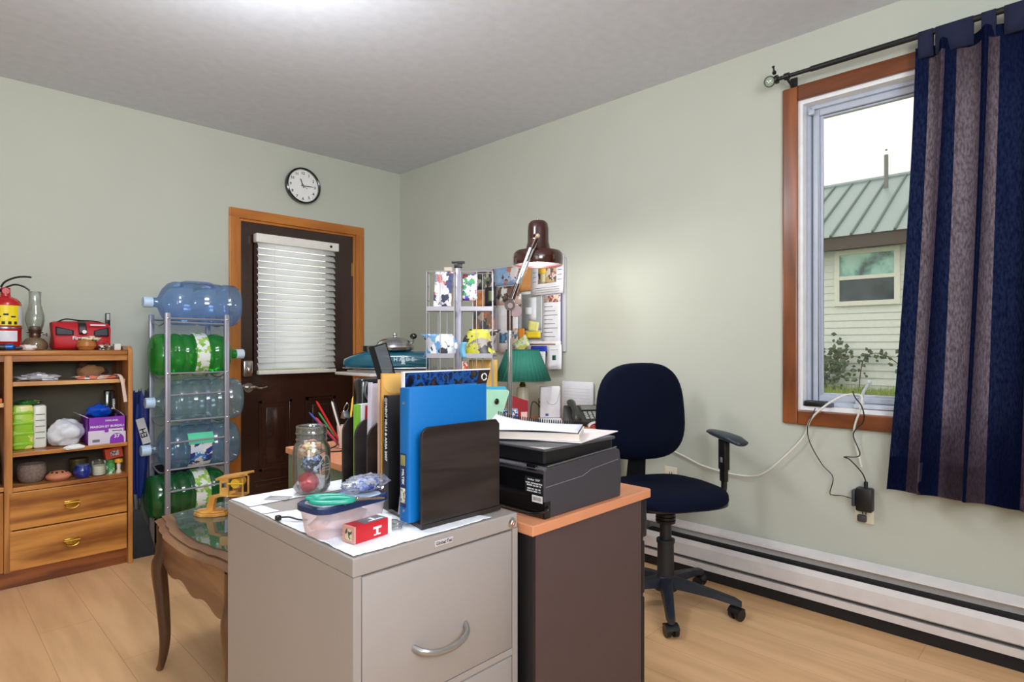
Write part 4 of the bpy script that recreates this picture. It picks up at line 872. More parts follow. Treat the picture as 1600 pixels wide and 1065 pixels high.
M().lathe([(0, 0), (.0135, 0), (.0125, .003), (.006, .004), (.006, .003), (0, .003)], n=24, T=face_south(1.061, fy0, .734)).box(-.002, .002, -.006, .006, .003, .0045, T=face_south(1.061, fy0, .734, -40)).build('key_lock', chrome, fc)
T = face_south(.845, fy0-.0005, .737); M().rbox(-.026, .026, -.0065, .0065, -.0002, .0012, .0005, T=T).build('name_plate', mat('pale_plate', (205, 196, 196), .4), fc)
text('lettering', 'Global·Tec', .0105, ink, fc, T @ Matrix.Translation((0, 0, .0012)), .0003, bold=True)
M().rbox(fx1, fx1+.006, fy0+.012, fy0+.02, .49, .515, .001).build('side_catch', chrome, fc)

# crumpled paper lining the top
def sheet(name, label, pts, z, material=white, amp=.002, jag=.003, n=26, seed=0, drop=False, parent=None):
    (x0, y0), (x1, y1), (x2, y2), (x3, y3) = pts
    def fn(u, v):
        x = (x0*(1-u)+x1*u)*(1-v)+(x3*(1-u)+x2*u)*v; y = (y0*(1-u)+y1*u)*(1-v)+(y3*(1-u)+y2*u)*v
        nz = noise.noise(Vector((x*22+seed, y*22, seed)))+.6*noise.noise(Vector((x*60, y*25+seed, 2)))
        e = jag*noise.noise(Vector((x*30, y*30, 9+seed))) if (u in (0, 1) or v in (0, 1)) else 0
        return Vector((x+e, y+e, z+.0008+amp*.5+amp*.6*abs(nz)))
    o = M().grid(fn, n, n).build(name, material, parent, solid=.0006, smooth=60)
    return tag(o, label, 'paper') if label else o
wp = mat('soft_white_paper', (244, 246, 250), .75, bump=.6, noise_scale=26)
sheet('paper_liner', 'crumpled white paper sheet covering the front of the filing cabinet top', ((.622, 1.052), (1.00, 1.052), (.94, 1.40), (.622, 1.475)), fz, wp, .0038, seed=1, n=56)
sheet('paper_liner', 'crumpled white paper strip under the glass jar at the back of the filing cabinet', ((.628, 1.575), (1.05, 1.575), (1.05, 1.688), (.622, 1.688)), fz, wp, .002, seed=4, n=30)
sheet('paper_liner', 'narrow white paper piece along the left edge of the filing cabinet top', ((.622, 1.482), (.665, 1.482), (.655, 1.568), (.622, 1.568)), fz, wp, .0015, seed=6, n=16)
M_ = M().rbox(-.032, .032, -.018, .018, 0, .0015, .0005, T=Matrix.Translation((.715, 1.60, fz+.0035)) @ Matrix.Rotation(math.radians(-50), 4, 'Z'))
tag(M_.build('clear_sleeve', mat('greyish_film', (176, 176, 178), .2)), 'small grey clear plastic sleeve on the paper left of the jar', 'sleeve')

# desk file sorter ----------------------------------------------------------
so = thing('file_sorter', 'black brown wooden desktop file sorter on the filing cabinet', 'file sorter', (.95, 1.35, fz+.004))
sm = wood('black_brown_veneer', (46, 36, 34), (30, 22, 22), 'X', 8, contrast=.6, rough=.4)
def edge_x(y): return .817+.097*(y-1.092)/.515
zb = fz+.004
M().add([(edge_x(1.088), 1.088, zb), (1.062, 1.084, zb), (1.062, 1.616, zb), (edge_x(1.61), 1.614, zb), (edge_x(1.088), 1.088, zb+.010), (1.062, 1.084, zb+.010), (1.062, 1.616, zb+.010), (edge_x(1.61), 1.614, zb+.010)], [(0, 3, 2, 1), (4, 5, 6, 7), (0, 1, 5, 4), (1, 2, 6, 5), (2, 3, 7, 6), (3, 0, 4, 7)]).build('base_board', sm, so, smooth=0)
yp = [1.088, 1.298, 1.412, 1.504, 1.606]
for i, y in enumerate(yp):
    xl = edge_x(y); top = .990 if i == 0 else .966; r = .022 if i == 0 else .05
    poly = [(xl, zb+.010), (xl, top-r)]+[(xl+r-r*math.cos(a), top-r+r*math.sin(a)) for a in [k*PI/16 for k in range(1, 8)]]+[(xl+r, top), (1.05, top), (1.062, top-.012), (1.062, zb+.010)]
    T = Matrix(((1, 0, 0, 0), (0, 0, 1, y), (0, 1, 0, 0), (0, 0, 0, 1)))
    M().prism(poly, 0, .007, 0, T).build('divider', sm, so, smooth=0, bevel=.0015)
M().box(1.052, 1.062, 1.095, 1.606, zb+.010, zb+.075).build('back_rail', sm, so, smooth=0)
zs = zb+.0105
# ring binder
bd_ = thing('ring_binder', 'bright blue ring binder standing in the front slot of the file sorter', 'binder', (.93, 1.14, zs))
bb = mat('cyan_blue_vinyl', (0, 106, 178), .45, bump=.08, noise_scale=300)
bx0, bx1, by0, by1, bz1 = .806, 1.048, 1.122, 1.162, 1.078
M().rbox(bx0+.004, bx1, by0, by0+.003, zs, bz1, .001).build('front_cover', bb, bd_)
M().rbox(bx0+.004, bx1, by1-.003, by1, zs, bz1, .001).build('rear_cover', bb, bd_)
m = M(); ring_ = [(bx0+.004, by0), (bx0+.001, by0+.003), (bx0, by0+.008), (bx0, by1-.008), (bx0+.001, by1-.003), (bx0+.004, by1), (bx0+.006, by1-.002), (bx0+.006, by0+.002)]
m.prism(ring_, zs, bz1); m.build('spine', bb, bd_)
m = M().box(bx0+.012, bx1-.012, by0+.008, by0+.022, zs+.01, bz1-.012); m.build('paper_stack', white, bd_, smooth=0)
for z in (bz1-.035, zs+.025): M().cyl((bx0-.0015, (by0+by1)/2, z), (bx0+.001, (by0+by1)/2, z), .0035, n=14).build('rivet', chrome, bd_)
T = face_west(bx0-.0006, (by0+by1)/2+.002, .865); m = M(); r = .0115; m.rbox(-r, r, -.062, .062, 0, .0008, .0004, T=T); m.build('spine_sticker', mat('sticker_navy', (30, 44, 90), .4), bd_)
M().rbox(-.009, .009, -.052, -.018, .0006, .0014, .0003, T=T).build('barcode_sticker', collage('sticker_barcode', [(220, 220, 200), (120, 130, 120), (230, 200, 170)], 120), bd_)
M().rbox(-.009, .009, .034, .058, .0006, .0014, .0003, T=T).build('emblem_sticker', mat('sticker_grey_yellow', (150, 140, 80), .4), bd_)
text('lettering', 'MILTEK', .011, whiteink, bd_, T @ Matrix.Translation((0, .008, .001)) @ Matrix.Rotation(-PI/2, 4, 'Z'), .0003, bold=True)
# calendar behind the binder
cal = thing('photo_calendar', 'large dark blue picture calendar standing behind the blue binder', 'calendar', (1.0, 1.215, zs))
T = Matrix(((1, 0, 0, 0), (0, 0, 1, 1.208), (0, 1, 0, 0), (0, 0, 0, 1)))
M().prism([(.853, zs), (1.045, zs), (1.046, .86), (1.145, 1.112), (.853, 1.112)], .002, .012, 0, T).build('calendar_pages', white, cal, smooth=0)
M().prism([(.857, zs+.002), (1.040, zs+.002), (1.040, .86), (1.100, 1.109), (.857, 1.109)], .0005, .0022, 0, T).build('cover_picture', collage('blue_forest_print', [(4, 6, 14), (6, 10, 26), (12, 40, 100), (24, 84, 150), (6, 8, 18), (60, 46, 46)], 34, .3, True, 2.2), cal, smooth=0)
M().prism([(1.040, .86), (1.046, .86), (1.143, 1.109), (1.100, 1.109)], .0005, .0022, 0, T).build('brown_cover_strip', mat('dark_brown_print', (44, 30, 28), .3), cal, smooth=0)
m = M()
for k in range(3):
    a = 2*PI*k/3; m.tube([(1.119+.009*math.cos(a+q*.35), 1.2075, 1.090+.009*math.sin(a+q*.35)) for q in range(6)], .0018, 6)
m.build('recycling_emblem', whiteink, cal)
# black book
bo = thing('black_book', 'black paperback with white spine lettering beside the blue binder', 'book', (.92, 1.262, zs))
M().rbox(.838, 1.02, 1.252, 1.274, zs, 1.052, .001).build('cover', mat('black_cover', (22, 20, 24), .4), bo)
text('lettering', 'TRENT HILLS & AREA 2007', .0125, whiteink, bo, face_west(.8372, 1.263, .962, -90), .0003, bold=True)
M().cyl((.8375, 1.263, 1.040), (.8365, 1.263, 1.040), .0065, n=16).build('spine_emblem', mat('grey_emblem', (150, 150, 160), .5), bo)
wpap = M().add([(.875, 1.284, zs), (.995, 1.284, zs), (.995, 1.284, .95), (.850, 1.284, .90)], [(0, 1, 2, 3)]); 
lp = M().prism([(.852, zs+.005), (1.0, zs+.005), (1.0, .97), (.905, .96)], .0, .0015, 0, Matrix(((1, 0, 0, 0), (0, 0, 1, 1.180), (0, 1, 0, 0), (0, 0, 0, 1))))
lp = M().prism([(.822, zs+.004), (1.0, zs+.004), (1.0, .95), (.845, .95)], .0, .0015, 0, Matrix(((1, 0, 0, 0), (0, 0, 1, 1.188), (0, 1, 0, 0), (0, 0, 0, 1))))
tag(lp.build('loose_sheets', mat('pale_lilac_paper', (220, 220, 232), .6), smooth=0), 'loose white sheets between the blue binder and black book', 'paper')
# envelope, folders
ev = thing('manila_envelope', 'amber manila envelope with rounded flap in the file sorter', 'envelope', (.95, 1.32, zs))
am = mat('amber_envelope', (216, 160, 72), .6)
P_ = Matrix(((1, 0, 0, 0), (0, 0, 1, 1.318), (0, 1, 0, 0), (0, 0, 0, 1)))
M().prism([(.862, zs), (1.05, zs), (1.05, 1.098), (.862, 1.104)], 0, .006, 0, P_).build('envelope_body', am, ev, smooth=0)
M().prism([(.864, 1.100), (.866, 1.07), (.876, 1.056), (.895, 1.050), (1.03, 1.050), (1.05, 1.098)], -.0015, 0, 0, P_).build('flap', mat('light_amber_envelope', (226, 176, 96), .6), ev, smooth=0)
pk = M().prism([(.8605, zs), (1.05, zs), (1.05, 1.080), (.8605, 1.088)], 0, .004, 0, Matrix(((1, 0, 0, 0), (0, 0, 1, 1.332), (0, 1, 0, 0), (0, 0, 0, 1))))
tag(pk.build('tan_folder', mat('tan_card', (214, 176, 150), .6), smooth=0), 'tan folder directly behind the amber envelope', 'folder')
cf = thing('clear_folder', 'translucent white plastic folder in the middle of the file sorter', 'folder', (.96, 1.38, zs))
P_ = Matrix(((1, 0, 0, 0), (0, 0, 1, 1.430), (0, 1, 0, 0), (0, 0, 0, 1)))
M().prism([(.899, zs), (1.05, zs), (1.05, 1.072), (.904, 1.070)], 0, .012, 0, P_).build('folder_pages', mat('lilac_white_plastic', (212, 208, 220), .3), cf, smooth=0)
M().prism([(.893, zs), (.898, zs), (.904, 1.074), (.899, 1.074)], -.002, .014, 0, P_).build('folder_edge', clear('folder_film', (230, 228, 236), .4, .1), cf, smooth=0)
ctg = thing('catalogue', 'green white and red catalogue in the rear part of the file sorter', 'catalogue', (.97, 1.46, zs))
P_ = Matrix(((1, 0, 0, 0), (0, 0, 1, 1.518), (0, 1, 0, 0), (0, 0, 0, 1)))
M().prism([(.908, zs), (.921, zs), (.921, 1.006), (.908, 1.005)], 0, .018, 0, P_).build('green_spine', mat('lime_print', (130, 190, 60), .4), ctg, smooth=0)
M().prism([(.921, zs), (1.05, zs), (1.05, 1.010), (.921, 1.006)], 0, .018, 0, P_).build('pages', white, ctg, smooth=0)
M().prism([(.932, .90), (1.04, .90), (1.04, 1.002), (.936, 1.002)], -.001, 0, 0, P_).build('red_panel', mat('red_print', (200, 36, 52), .4), ctg, smooth=0)
bx = thing('black_case', 'glossy black case with a curved strap in the rearmost slot of the sorter', 'case', (1.0, 1.57, zs))
M().rbox(.940, 1.05, 1.545, 1.600, zs, 1.078, .012, 3).build('case_body', blackg, bx)
M().tube(catmull([(.955, 1.541, 1.07), (.947, 1.539, 1.04), (.960, 1.539, 1.015), (.985, 1.539, 1.01), (1.01, 1.540, 1.03), (1.02, 1.541, 1.07)], 6), .005, 8, flat=.6).build('curved_strap', mat('grey_strap', (90, 92, 98), .3), bx)
pf = thing('picture_frame', 'small black edged glass frame leaning on the black case', 'frame', (.99, 1.50, 1.04))
T = Matrix.Translation((.995, 1.49, 1.085)) @ Matrix.Rotation(math.radians(-38), 4, 'Z') @ Matrix.Rotation(math.radians(-16), 4, 'Y')
frm = mat('matte_black_frame', (14, 14, 15), .7, spec=.2)
m = M().box(-.030, -.014, -.006, .008, 0, .098, T=T).box(.020, .023, -.002, .002, 0, .098, T=T).box(-.028, .023, -.002, .003, .094, .098, T=T).box(-.028, .023, -.002, .003, 0, .004, T=T)
m.build('frame_border', frm, pf, smooth=0)
M().box(-.014, .020, 0, .0015, .004, .094, T=T).build('glass', clear('smoky_glass', (150, 156, 160), .05, .04), pf, smooth=0)
for k, (x, l) in enumerate(((.925, 'small silver binder clip on the back panel of the file sorter, left one'), (.965, 'small silver binder clip on the back panel of the file sorter, right one'))):
    bc = thing('binder_clip', l, 'clip', (x, 1.609, .966))
    M().prism([(-.012, -.014), (.012, -.014), (.004, .008), (-.004, .008)], -.010, .010, 0, Matrix.Translation((x, 1.6095, .972)) @ Matrix.Rotation(PI/2, 4, 'X')@ Matrix.Rotation(PI/2, 4, 'Y')).build('clip_body', chrome, bc, smooth=0)
    M().tube(catmull([(x-.006, 1.61, .978), (x-.010, 1.60, .992), (x-.002, 1.597, 1.004), (x+.006, 1.60, .994), (x+.004, 1.61, .978)], 4), .0012, 6).build('wire_loop', chrome, bc)

# mason jar ---------------------------------------------------------------
jx, jy, jz = .808, 1.592, fz+.0045
jr = thing('glass_jar', 'clear open mason jar holding red and blue wrapped trinkets', 'jar', (jx, jy, jz))
gj_ = clear('jar_glass', (246, 248, 247), .02, .13, .02)
M().shell([(0, .004), (.030, .003), (.042, .006), (.049, .018), (.051, .035), (.051, .118), (.048, .132), (.041, .143), (.040, .148), (.043, .152), (.040, .156), (.0405, .166), (.0435, .169), (.041, .173), (.0405, .184), (.042, .187), (.040, .1895), (.038, .187)], at=(jx, jy, jz), n=48).build('jar_glass', gj_, jr, solid=.0018)
T = Matrix.Translation((jx, jy, jz+.075)) @ Matrix.Rotation(math.radians(-68), 4, 'Z') @ Matrix.Translation((.0515, 0, 0)) @ Matrix.Rotation(PI/2, 4, 'Y')
m = M(); m.tube([(.034*math.cos(a), .020*math.sin(a), -.004*abs(math.sin(a))**2-.001) for a in [k*PI/16 for k in range(32)]], .0012, 6, T=T, closed=True)
for r_ in (-.008, 0, .008):
    m.tube([(r_, y_, -.002-.0*y_) for y_ in (-.014, -.005, .005, .014)], .0014, 6, T=T)
m.build('embossed_emblem', clear('embossed_glass', (235, 238, 236), .35, .3), jr)
JL = []
for nm, lab, c, r, mm, amp in (('red_wrapped_candy', 'round red foil wrapped sweet at the bottom of the glass jar', (jx-.017, jy-.010, .0335), .0300, mat('red_foil', (206, 26, 44), .2, .2), .08),
    ('tissue_scrap', 'white tissue scrap at the bottom right of the glass jar', (jx+.024, jy-.005, .030), .024, mat('tissue_white', (226, 222, 230), .8), .3),
    ('blue_wrapped_candy', 'dark blue patterned wrapped sweet in the middle of the glass jar', (jx-.002, jy-.008, .084), .030, collage('navy_white_foil', [(20, 26, 48), (24, 34, 80), (20, 22, 34), (120, 150, 220), (225, 230, 240)], 90, .3), .25),
    ('tan_trinket', 'small orange and tan trinket near the embossed side of the jar', (jx+.026, jy-.014, .062), .016, mat('tan_orange', (206, 140, 90), .5), .2),
    ('beige_wrapper', 'crumpled beige and yellow wrappers at the top of the jar contents', (jx-.002, jy+.000, .122), .033, collage('beige_wrapper_print', [(226, 190, 160), (214, 190, 110), (180, 90, 60), (232, 214, 196), (120, 80, 60)], 60, .4), .35)):
    crumple(nm, lab, 'sweet' if 'candy' in nm else 'trinket', (c[0], c[1], jz+c[2]), (r, r, r*.95 if 'beige' not in nm else .026), mm, hash(nm) % 1 + len(nm), amp=amp, squash_bottom=False, fr=2.2)

# storage tub + things on it
T = Matrix.Translation((.612, 1.165, fz+.0035)) @ Matrix.Rotation(math.radians(7), 4, 'Z')
def rrect(x0, x1, y0, y1, r, z, n=6):
    pts = []
    for cx_, cy_, a0 in ((x1-r, y1-r, 0), (x0+r, y1-r, PI/2), (x0+r, y0+r, PI), (x1-r, y0+r, 1.5*PI)):
        for k in range(n+1): a = a0+PI/2*k/n; pts.append((cx_+r*math.cos(a), cy_+r*math.sin(a), z))
    return pts
tu = thing('storage_tub', 'translucent plastic tub with navy lid on the filing cabinet', 'tub', (.69, 1.21, fz+.0035))
tubm = clear('frosted_tub', (240, 230, 232), .34, .06, .15)
m = M(); m.loft([rrect(.014, .176, .010, .088, .024, .001), rrect(.010, .180, .006, .092, .026, .008), rrect(.003, .187, .0, .098, .030, .050), rrect(-.001, .191, -.004, .102, .032, .056), rrect(-.001, .191, -.004, .102, .032, .058)], T=T, caps=False)
m.add(rrect(.014, .176, .010, .088, .024, .001), [tuple(range(28))], T=T)
m.build('tub_body', tubm, tu, smooth=40)
M().loft([rrect(-.004, .194, -.007, .105, .034, .0585), rrect(-.004, .194, -.007, .105, .034, .070), rrect(0, .190, -.003, .101, .030, .0725), rrect(.008, .182, .005, .093, .026, .0705)], T=T).build('lid', mat('navy_lid', (30, 48, 88), .35), tu, smooth=40)
M().loft([rrect(.010, .180, .007, .091, .024, .0708), rrect(.012, .178, .009, .089, .024, .0728)], T=T).build('lid_window', mat('pale_frosted_lid', (190, 204, 220), .2), tu)
cc = crumple('tub_contents', None, None, (.688, 1.224, fz+.030), (.068, .031, .022), collage('pink_white_contents', [(232, 206, 204), (240, 228, 228), (170, 150, 176), (232, 212, 206)], 30), 21, amp=.3, parent=tu)
zl = fz+.0035+.0735
sc = thing('scissors', 'pair of scissors with teal green loop handles lying on the tub lid', 'scissors', (.65, 1.21, zl))
teal = mat('teal_green_plastic', (30, 160, 136), .35)
S = Matrix.Translation((.640, 1.195, zl+.0085)) @ Matrix.Rotation(math.radians(-40), 4, 'Z')
for (cx_, cy_, a, b) in ((.012, -.020, .043, .020), (-.008, .022, .040, .018)):
    sh_ = M().tube([(cx_+a*math.cos(t)*(1+.12*math.cos(t)), cy_+b*math.sin(t), .004 if cy_ < 0 else 0) for t in [k*PI/16 for k in range(32)]], .0065, 10, T=S, closed=True, flat=.8)
    sh_.build('loop_handle', teal, sc)
M().prism([(.045, -.012), (.075, -.004), (.125, .002), (.075, .010), (.045, .014)], -.001, .003, 0, S).build('blades', chrome, sc, smooth=0)
M().cyl((.066, .003, -.002), (.066, .003, .006), .004, n=12, T=S).build('pivot_screw', chrome, sc)
gb = thing('plastic_bag', 'clear plastic bag with blue and white contents on the tub lid', 'bag', (.765, 1.235, zl))
crumple('bag_contents', None, None, (.760, 1.228, zl+.017), (.034, .022, .016), collage('blue_white_contents', [(60, 90, 190), (230, 234, 244), (150, 170, 225), (226, 220, 200), (40, 60, 150)], 70), 31, amp=.2, parent=gb)
crumple('bag_film', None, None, (.752, 1.228, zl+.020), (.055, .028, .021), clear('crinkle_film', (240, 242, 248), .10, .35, .1), 32, n=30, mm=18, amp=.35, parent=gb, fr=2.6)
# red box
rb = thing('light_bulb_box', 'small red and grey cardboard box lying in front of the tub', 'box', (.71, 1.13, fz+.0035))
B = Matrix.Translation((.657, 1.108, fz+.0045)) @ Matrix.Rotation(math.radians(7), 4, 'Z')
M().box(.004, .100, 0, .040, 0, .036, T=B).build('carton', mat('box_red', (196, 22, 34), .35), rb, smooth=0, bevel=.001)
M().box(.0, .0045, 0.0005, .0395, 0.0005, .0355, T=B).build('end_flap', mat('box_end_pinkish', (206, 150, 136), .5), rb, smooth=0)
M().box(.030, .099, .003, .036, .036, .0366, T=B).build('grey_top_panel', mat('grey_print_panel', (110, 112, 116), .4), rb, smooth=0)
M().box(.091, .1005, -.0006, .0405, -.0001, .0368, T=B).build('white_band', white, rb, smooth=0)
M().box(-.0006, .0002, .008, .030, .006, .029, T=B).build('barcode_label', collage('bulb_box_barcode', [(206, 190, 150), (70, 70, 66), (210, 196, 160)], 160), rb, smooth=0)
m = M().box(.050, .072, -.0008, 0, .020, .0245, T=B).box(.058, .0635, -.0008, 0, .006, .0205, T=B).box(.052, .070, -.0008, 0, .006, .009, T=B)
m.build('letter_emblem', whiteink, rb, smooth=0)
M().box(.045, .085, .009, .013, .0364, .037, T=B).box(.06, .066, .013, .030, .0364, .037, T=B).build('white_top_print', whiteink, rb, smooth=0)
crumple('clear_blister', 'clear crinkled plastic piece behind the small red box', 'packaging', (.782, 1.152, fz+.0115), (.022, .028, .009), clear('blister_film', (225, 225, 222), .15, .4), 41, amp=.3)
cp_ = thing('cable_end', 'short black cable end sticking out on the paper beside the tub', 'cable', (.63, 1.37, fz+.004))
M().rbox(.615, .628, 1.385, 1.398, fz+.005, fz+.017, .003, T=None).build('plug', blackp, cp_)
M().tube(catmull([(.6215, 1.390, fz+.012), (.640, 1.372, fz+.013), (.652, 1.352, fz+.009), (.668, 1.335, fz+.008)], 6), .0022, 8).build('wire', blackp, cp_)

# ================================================================== DESK
dk = thing('corner_desk', 'L shaped office desk with peach orange top and dark pedestal', 'desk', (1.4, 1.8, 0))
peach = mat('peach_wood_laminate', (222, 148, 106), .38, noise_amt=.05, noise_scale=6, stretch=(1, 6, 1))
DZT = .725
poly = [(1.095, 1.004), (1.645, 1.004), (1.651, 1.012), (1.651, 1.95), (2.862, 1.95), (2.862, 2.60), (1.187, 2.585)]
M().prism(poly, DZT-.027, DZT).build('worktop', peach, dk, smooth=0, bevel=.003)
dkm = mat('dark_mauve_brown_panel', (84, 66, 66), .5); dkb = mat('black_desk_frame', (28, 25, 27), .45)
pd = M().box(1.112, 1.608, 1.014, 1.030, .0, DZT-.027).build('end_panel', dkm, dk, smooth=0)
m = M().box(1.102, 1.112, 1.010, 1.50, 0, DZT-.027).box(1.112, 1.60, 1.030, 1.48, .03, DZT-.03).box(1.607, 1.613, 1.012, 1.50, 0, DZT-.027); m.build('pedestal', dkb, dk, smooth=0)
for z0, z1 in ((.575, .690), (.40, .565), (.03, .39)):
    dr = M().rbox(1.613, 1.640 if z0 > .5 else 1.628, 1.014, 1.47, z0, z1, .005).build('drawer', dkb, dk)
    if z0 < .5: M().box(1.628, 1.634, 1.02, 1.035, z1-.11, z1-.02).build('pull_edge', mat('peach_pull', (196, 150, 126), .4), dr, smooth=0)
M().add([(1.150, 1.72, 0), (1.190, 2.56, 0), (1.204, 2.56, 0), (1.164, 1.72, 0), (1.150, 1.72, DZT-.027), (1.190, 2.56, DZT-.027), (1.204, 2.56, DZT-.027), (1.164, 1.72, DZT-.027)], [(0, 3, 2, 1), (4, 5, 6, 7), (0, 1, 5, 4), (1, 2, 6, 5), (2, 3, 7, 6), (3, 0, 4, 7)]).build('modesty_panel', mat('sage_green_panel', (112, 128, 104), .5), dk, smooth=0)
M().box(1.21, 2.86, 2.565, 2.58, .2, DZT-.027).build('back_panel', mat('sage_green_panel', (112, 128, 104), .5), dk, smooth=0)
M().box(2.83, 2.848, 1.98, 2.56, 0, DZT-.027).build('leg_panel', dkb, dk, smooth=0)

# ---- printer
pr = thing('printer', 'black flatbed printer on the near end of the desk', 'printer', (1.33, 1.23, DZT))
pm = mat('textured_dark_grey_plastic', (62, 60, 66), .42, bump=.1, noise_scale=250); pmg = blackg
px0, px1, py0, py1 = 1.158, 1.508, 1.020, 1.44
def wedge(m, x0, x1, y0, y1, z0, za, zb_, T=None):   # top slopes from za at x0 to zb at x1
    m.add([(x0, y0, z0), (x1, y0, z0), (x1, y1, z0), (x0, y1, z0), (x0, y0, za), (x1, y0, zb_), (x1, y1, zb_), (x0, y1, za)], [(0, 3, 2, 1), (4, 5, 6, 7), (0, 1, 5, 4), (1, 2, 6, 5), (2, 3, 7, 6), (3, 0, 4, 7)], 0, T)
m = M(); m.add([(px0, py0, DZT+.001), (px1-.006, py0, DZT+.001), (px1, py0, .80), (px1-.010, py0, .866), (px1-.03, py0, .872), (px0+.012, py0, .858), (px0, py0, .85)]+[(px0, py1, DZT+.001), (px1-.006, py1, DZT+.001), (px1, py1, .80), (px1-.010, py1, .866), (px1-.03, py1, .872), (px0+.012, py1, .858), (px0, py1, .85)],
 [(0, 1, 2, 3, 4, 5, 6), (13, 12, 11, 10, 9, 8, 7)]+[(i, i+7, (i+1) % 7+7, (i+1) % 7) for i in range(7)])
m.build('lower_body', pm, pr, smooth=0, bevel=.004)
M().box(px0-.0015, px0+.001, py0+.004, py1-.004, DZT+.004, .842).build('rear_panel', pmg, pr, smooth=0)
m = M(); m.tube([(px0-.001, py0+.002, .854), (px0-.001, py1, .854)], .0035, 8).tube([(px0+.010, py0-.001, .862), (px1-.03, py0-.001, .876)], .002, 6)
m.build('silver_trim', mat('satin_silver', (150, 150, 156), .3, .8), pr)
m = M(); wedge(m, 1.172, 1.478, 1.032, 1.425, .862, .903, .905); m.build('scanner_unit', blackp, pr, smooth=0, bevel=.006)
m = M(); wedge(m, 1.168, 1.487, 1.028, 1.43, .8975, .905, .9065); m.build('scanner_lid', mat('charcoal_lid', (74, 74, 78), .38), pr, smooth=0, bevel=.003)
M().rbox(px0-.004, px0+.006, py0+.028, py0+.062, .848, .864, .003).build('hinge', blackg, pr)
m = M().tube([(px0+.004, py0-.0006, .808), (px0+.16, py0-.0006, .815), (px0+.20, py0-.0006, .828), (px1-.02, py0-.0006, .838)], .0009, 5); m.build('seam_line', mat('light_seam', (130, 128, 134), .4), pr)
M().box(px0-.0020, px0-.0014, py0+.004, py0+.068, .788, .830).build('rating_label', mat('label_black', (26, 26, 28), .5), pr, smooth=0)
for k, (s_, z_) in enumerate((('MODEL  MULTIFUNCTION', .814), ('PRINTER  100-120V  CE', .808), ('SERIAL NO.  E65  USB', .799), ('MADE IN CHINA   A-1', .793))): text('lettering', s_, .0050, whiteink, pr, face_west(px0-.0022, py0+.036, z_), .0002, bold=True)
lab_ = M().box(px0-.0026, px0-.0014, py0+.006, py0+.042, .766, .784).build('white_label', mat('label_white', (214, 214, 214), .5), pr, smooth=0)
text('lettering', '|||||||||||', .010, ink, pr, face_west(px0-.0028, py0+.024, .776), .0002)
text('lettering', 'brother  DCP', .0075, whiteink, pr, face_west(px0-.0026, py0+.036, .8235), .0002)
M().box(px0+.0, px0+.022, py0-.001, py0+.01, DZT+.002, DZT+.045).build('cable_notch', blackg, pr, smooth=0)
M().tube(catmull([(px0+.014, py0-.003, .758), (px0+.002, py0-.006, .748), (px0-.010, py0+.03, .737), (px0-.014, py0+.10, .735), (px0-.014, py0+.25, .735), (px0-.010, py0+.40, .735)], 8), .0035, 8).build('power_cord', blackg, pr)

# ---- papers on the printer
ZP = .9070
pp = M().prism([(1.300, 1.012), (1.561, 1.070), (1.47, 1.34), (1.20, 1.26)], ZP+.0005, ZP+.003); tag(pp.build('white_folder', mat('pinkish_white_paper', (236, 226, 224), .6), smooth=0), 'wide white paper folder lying on top of the printer under the book', 'folder')
BK = Matrix.Translation((1.312, 1.025, ZP+.0035)) @ Matrix.Rotation(math.radians(-57+180), 4, 'Z')   # local x runs to the left-back, local -y to the right-back
bk_ = thing('book', 'thick paperback book with cream page edges lying on the printer', 'book', (1.30, 1.15, ZP+.0035))
M().box(.002, .255, -.150, -.002, .0015, .0195, T=BK).build('pages', mat('cream_page_block', (226, 212, 198), .8, noise_amt=.08, noise_scale=240, stretch=(.1, .1, 8)), bk_, smooth=0)
m = M().box(0, .257, -.152, 0, 0, .0015, T=BK).box(0, .257, -.152, 0, .0195, .021, T=BK).box(.255, .257, -.152, 0, .0015, .0195, T=BK)
m.build('cover', mat('white_card_cover', (228, 222, 222), .5), bk_, smooth=0)
nbk = thing('spiral_notebook', 'open white spiral notebook lying on top of the book', 'notebook', (1.30, 1.15, ZP+.025))
NB = BK @ Matrix.Translation((.006, .004, .0215))
m = M(); m.grid(lambda u, v: Vector((.27*u, -.165*v, .003+.004*math.sin(PI*u)*(1-v)+.026*(u**3)*v)), 14, 8, T=NB); m.build('page_stack', mat('notebook_page', (232, 234, 242), .7), nbk, solid=.004)
m = M(); m.grid(lambda u, v: Vector((.274*u-.002, -.167*v+.001, .0003+.004*math.sin(PI*u)*(1-v)+.026*(u**3)*v)), 14, 8, T=NB); m.build('back_cover', blackp, nbk, solid=.001)
m = M()
for k in range(38):
    u = .02+k/39; x = .27*u; z = .008+.026*u**3
    m.tube([(x, -.165+.007*math.cos(a), z+.0075*math.sin(a)) for a in [q*PI/5 for q in range(10)]], .0010, 4, T=NB, closed=True)
tag(m.build('spiral_wire', blackp, nbk), kind='stuff')

